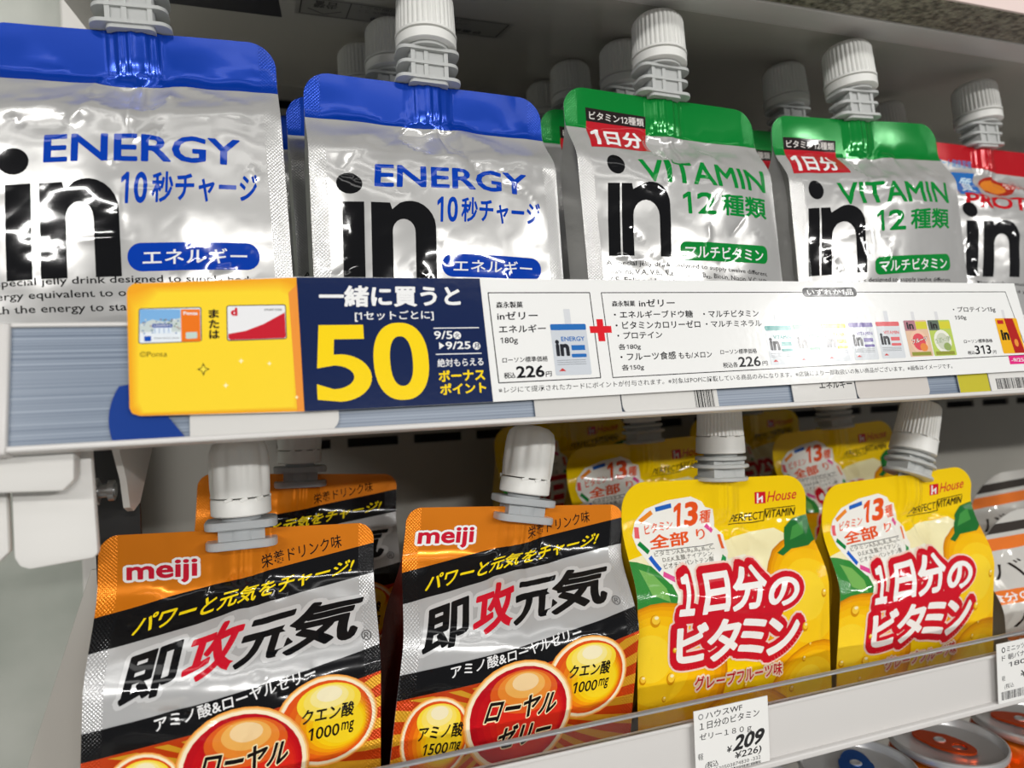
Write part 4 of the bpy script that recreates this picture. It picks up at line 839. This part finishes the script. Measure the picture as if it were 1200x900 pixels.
    for tx, x0, x1, y, h_, b in (('森永製菓', 101.4, 110.2, 29.3, 2.1, .01), ('inゼリー', 101.4, 114.8, 25.5, 2.7, .01), ('エネルギー', 101.5, 117, 21.3, 2.6, .01), ('180g', 101.6, 107.3, 17.5, 2.4, .005), ('ローソン標準価格', 101.6, 116.5, 11.9, 1.8, .005), ('税込', 101.6, 105.3, 7.0, 1.9, .015), ('226', 105.6, 114.9, 7.0, 3.8, .02), ('円', 115.2, 117.2, 7.1, 1.7, .01),
                               ('森永製菓', 141.2, 149.8, 29.7, 2.0, .01), ('inゼリー', 151.2, 164.9, 29.6, 2.7, .01), ('・エネルギーブドウ糖', 141.4, 171.3, 25.7, 2.6, .008), ('・マルチビタミン', 175.4, 198.2, 25.8, 2.5, .004), ('・ビタミンカロリーゼロ', 141.5, 173.6, 22.1, 2.6, .008), ('・マルチミネラル', 175.8, 198.7, 22.3, 2.3, .004), ('・プロテイン', 141.6, 158.3, 18.7, 2.4, .008), ('各180g', 141.4, 149.6, 14.8, 2.3, .006), ('・フルーツ食感', 141.7, 162.3, 11.4, 2.7, .008), ('もも/メロン', 163.3, 176.3, 11.6, 2.2, .006), ('各150g', 141.6, 149.7, 7.9, 2.3, .006),
                               ('ローソン標準価格', 179.8, 194.7, 12.6, 1.8, .004), ('税込各', 180, 186, 7.9, 1.9, .006), ('226', 186.4, 195.5, 8.0, 3.6, .012), ('円', 196.1, 198.3, 8.2, 1.6, .006), ('・プロテイン15g', 290.8, 314, 26.7, 2.6, .006), ('150g', 290.8, 297, 23.6, 2.0, .004), ('ローソン標準価格', 292.8, 308.3, 14.3, 1.6, .006), ('税込', 293.4, 297.4, 9.7, 1.5, .008), ('313', 297.6, 306.3, 9.7, 3.6, .014), ('円', 307.1, 308.9, 9.7, 1.4, .006)):
        a.text(tx, (x0, y), (x1, y+.12), (x0+.15, y+h_), PRN, b+.006)
    a.text('※レジにて提示されたカードにポイントが付与されます。※対象はPOPに記載している商品のみになります。※店舗により一部取扱いの無い商品がございます。※画像はイメージです。', (99.4, 2.6), (283.7, 4.6), (99.5, 4.5), PRN)
    a.rrect((219.2, 33.1), (244.4, 33.5), (218.9, 36.7), 1.7, (66, 66, 68)); a.text('いずれか1品', (221, 33.8), (242.4, 34.1), (221.2, 36.2), WHT, .02)
    for i, (x, k) in enumerate(((199.7, (60, 150, 146)), (211.9, (60, 140, 96)), (224.4, (226, 196, 40)), (237.1, (110, 96, 160)), (250.1, (222, 100, 104)))): mini(x, 8.3+.25*i, 11.4, 14.2, k, (214, 218, 222))
    def fruitmini(x, base, bl, yl):
        a.rrect((x+4.6, 23), (x+6.2, 23), (x+4.6, 27.4), .3, (220, 220, 222)); a.rrect((x, 9.6), (x+11.6, 9.7), (x, 23.9), .6, base); a.rrect((x, 19.8), (x+5.6, 19.8), (x, 23.9), .4, (96, 110, 96) if bl == 'g' else (176, 120, 130)); a.rect(x+5.8, 20.4, x+11.4, 23.4, (212, 206, 60))
        a.text('in', (x+1.2, 20.4), (x+4.6, 20.4), (x+1.2, 23.2), (40, 36, 40), .04)
        for r, k in ((4.4, (236, 236, 222) if bl == 'g' else (238, 196, 170)), (3.2, (206, 210, 190) if bl == 'g' else (222, 80, 92))): a.ell((x+5.8, 15.4), r, r*1.05, k)
        a.ell((x+7.6, 13.2), 1.9, 1.6, (150, 170, 100) if bl == 'g' else (232, 140, 70)); a.text('フルーツ', (x+2.2, 14.6), (x+10, 15.8), (x+2.2, 16.2), (250, 250, 244), .02, edge=(.08, (110, 140, 50) if bl == 'g' else (150, 80, 60)))
        a.rect(x+1, 10, x+10.6, 11.4, (146, 150, 60))
    fruitmini(263.9, (226, 190, 160), 'r', 0); fruitmini(276.0, (186, 206, 96), 'g', 0)
    a.rrect((317.2, 24), (318.7, 24), (317.2, 28), .3, (220, 220, 222)); a.rrect((312.8, 9.7), (325.2, 9.7), (312.4, 24.4), .7, (240, 178, 30)); a.poly([(317.6, 24.4), (322.4, 24.2), (325.0, 9.8), (319.2, 9.8)], (178, 34, 30)); a.text('in', (313.9, 15.2), (318.2, 15.2), (313.9, 19.6), BLK, .05); a.rect(313.4, 22, 316.8, 23.6, (190, 40, 40)); a.ell((321.4, 14), 1.1, 1.6, (236, 150, 60))
    a.rect(315, 5.2, 327.6, 8.7, (228, 44, 130)); a.text('-9/25発', (316.2, 6.0), (326.6, 6.0), (316.2, 8.0), WHT, .015)
ol = [(0.0, 34), (.4, 35.4), (1.6, 36.4), (43, 38.8), (328.5, 39.4), (330.5, 2.4), (97, .1), (43, -.1), (3, .9), (1.2, 1.6), (.6, 3)]
signM = Matrix.Translation(Vector(RAIL0)+Vector((0, -.0010, .0022))) @ Matrix.Rotation(-TH, 4, 'X')
card('promotion_sign', 'long yellow, navy and white promotion sign along the middle shelf rail', 'sign', ol, draw_sign, .4, signM)

# ---- price tags on the lower rail (upright)
lowM = Matrix.Translation((0, .2016, 0))
def draw_tag(a):
    a.rect(128.0, -131.6, 157.2, -109.5, (238, 237, 234), lay=0); k = (34, 34, 36)
    a.ell((130.6, -111.7), 1.0, 1.0, (150, 150, 150)); a.ell((130.6, -111.7), .6, .6, (238, 237, 234)); a.text('ハウスWF', (132.4, -112.8), (146.8, -112.5), (132.5, -110.6), k, .008)
    a.text('１日分のビタミン', (130, -116.2), (153.6, -115.7), (130.1, -113.6), k, .008); a.text('ゼリー１８０ｇ', (129.7, -119.8), (150.2, -120.4), (129.8, -117.2), k, .008)
    a.text('¥', (140, -125.5), (141.9, -125.4), (140.4, -123.4), k, .02); a.text('209', (142.3, -125.6), (154.2, -125.0), (144.2, -120.4), k, .035); a.text('軽', (129, -125.8), (131, -125.8), (129, -123.6), k)
    a.text('(税込', (131.5, -129.4), (136.6, -129.3), (131.7, -126.9), k, .008); a.text('¥226)', (142.8, -128.9), (153.6, -128.5), (143.4, -125.9), k, .012); a.text('4530503874830 -332', (134.4, -130.5), (153.4, -130.1), (134.4, -129.3), (90, 90, 90)); barcode(a, 134.6, 153.4, -131.5, -130.7, 5)
card('price_tag', 'white price tag reading 209 yen on the lower rail below the yellow pouch', 'price tag', [(128.0, -131.6), (157.2, -131.6), (157.2, -109.5), (128.0, -109.5)], draw_tag, .2, lowM)
def draw_tag2(a):
    a.rrect((265.4, -132.6), (296, -132.6), (265.4, -109.2), 1.2, (238, 237, 234), lay=0); k = (70, 70, 72)
    a.ell((269, -112), 1.0, 1.1, k); a.ell((269, -112), .6, .7, (238, 237, 234)); a.text('ミニッツメイ', (270.8, -113), (286, -112.6), (270.9, -110.8), k, .01); a.text('ド 朝バナナ', (268, -116.3), (284, -115.7), (268, -114), k, .01); a.text('180g', (271.6, -119.6), (284, -119.2), (271.6, -117.2), k, .006)
    a.text('¥2', (277.6, -124), (285, -124), (278, -121.4), k, .012); a.text('軽', (267.6, -124), (269.4, -124), (267.6, -122), k); a.text('(税込', (268.8, -127.6), (274, -127.4), (268.8, -125.4), k); barcode(a, 267, 290, -131.4, -128.2, 8, (90, 90, 90))
card('price_tag', 'white price tag with a barcode at the right end of the lower rail', 'price tag', [(265.4, -132.6), (296, -132.6), (296, -109.2), (265.4, -109.2)], draw_tag2, .2, lowM)

# ------------------------------------------------------------------ cans below
ALU = mat('can_lid_aluminium', (206, 206, 206), .34, .65)
def can(x, y, zt, label, body, tab_col, turn):
    t = thing('drink_can', label, 'can', (x, y, zt-.1335), 'drink cans on the lowest shelf'); mm = .001; Z = 133.5
    pr = [(20, 0, 0), (22, .8, 0), (24.5, 4, 0), (26.3, 9, 0), (26.4, 118, 0), (26.0, 121, 0), (24.6, 126.5, 0), (24.2, 127.0, 0)]
    S = Matrix.Scale(mm, 4); MB().lathe(pr, 72, M=S).build('can_body', body, t)
    lid = [(24.0, 129.6, 0), (25.2, 130.4, 0), (25.6, 132, 0), (25.3, 133.2, 0), (24.6, 133.5, 0), (24.0, 133.0, 0), (23.4, 130.6, 0), (22.6, 128.4, 0), (21.8, 127.8, 0), (21.0, 128.6, 0), (20.4, 129.0, 0), (15.5, 129.1, 0), (15.0, 128.7, 0), (14.5, 129.1, 0), (8, 129.1, 0), (.5, 129.1, 0)]
    MB().lathe(lid, 96, M=S).build('can_lid', ALU, t)
    o = [(7.5*math.cos(q)*(1 if math.cos(q) > 0 else 1.0)*1.9, 7.5*math.sin(q)*(1.0 if math.cos(q) < .2 else .9)) for q in (2*math.pi*i/36 for i in range(36))]
    h = arc(-7.0, 0, 3.4, 0, 360, 20)[:-1]
    b = bmesh.new(); R = Matrix.Rotation(turn, 4, 'Z') @ Matrix.Translation((1.5, 0, 130.3)); vo = []
    b2_ = MB()
    V, F = [tuple(p) for p in o]+[tuple(p) for p in h], [list(range(36))]
    r = delaunay_2d_cdt([Vector(v) for v in V], [], [list(range(36)), list(range(36, 56))], 1, 1e-5)
    for zz in (0, 1.1):
        vs = [b.verts.new((v[0], v[1], zz)) for v in r[0]]; vo.append(vs)
        for f, og in zip(r[2], r[5]):
            if list(og) == [0]: b.faces.new([vs[i] for i in (f if zz else f[::-1])])
    be = [e for e in b.edges if len(e.link_faces) == 1 and e.verts[0].co.z < .5]
    nm = {v: w_ for v, w_ in zip(vo[0], vo[1])}
    for e in be:
        p, q = e.verts; b.faces.new((p, q, nm[q], nm[p]))
    bmesh.ops.recalc_face_normals(b, faces=b.faces[:]); MBt = MB(); MBt.add(b, S @ R); tb = MBt.build('pull_tab', tab_col, t)
    MB().lathe([(2.6, 129, 0), (2.6, 131.6, 0), (2.0, 132.0, 0), (1.2, 131.7, 0)], 32, M=S @ Matrix.Rotation(turn, 4, 'Z') @ Matrix.Translation((3.2, 0, 0))).build('rivet', ALU, t)
    rg = []
    for i in range(40): q = 2*math.pi*i/40; rg.append((12+9*math.cos(q), 8.5*math.sin(q)))
    sc = bmesh.new(); A = [sc.verts.new((p[0], p[1], 129.25)) for p in rg]; B = [sc.verts.new((12+(p[0]-12)*.93, p[1]*.93, 129.25)) for p in rg]
    for i in range(40): sc.faces.new((A[i], A[(i+1) % 40], B[(i+1) % 40], B[i]))
    sm_ = MB(); sm_.add(sc, S @ Matrix.Rotation(turn, 4, 'Z')); sm_.build('score_line', DARK, t)
OCAN = bump(mottle(mat('orange_can_print', (226, 96, 16), .22, .5), (206, 74, 10), (238, 124, 24), 60), 900, .0001); BCAN = mat('blue_can_print', (24, 60, 140), .25, .5)
OTAB = mat('orange_tab', (226, 84, 30), .25, .8); BTAB = mat('blue_tab', (20, 96, 190), .25, .8)
can(.302, .256, -.178, 'orange can with an orange pull tab below the lower rail', OCAN, OTAB, 1.9)
can(.357, .256, -.178, 'orange can at the right edge beside the other orange can', OCAN, OTAB, 2.2)
can(.247, .256, -.178, 'can with a bright blue pull tab left of the orange cans', BCAN, BTAB, .9)
can(.192, .256, -.178, 'can in deep shade left of the blue-tabbed can', BCAN, BTAB, .2)

bpy.data.objects.remove(_fo)
for o in list(bpy.data.objects):
    for k in ('_h', '_roll', '_lean'):
        if k in o: del o[k]
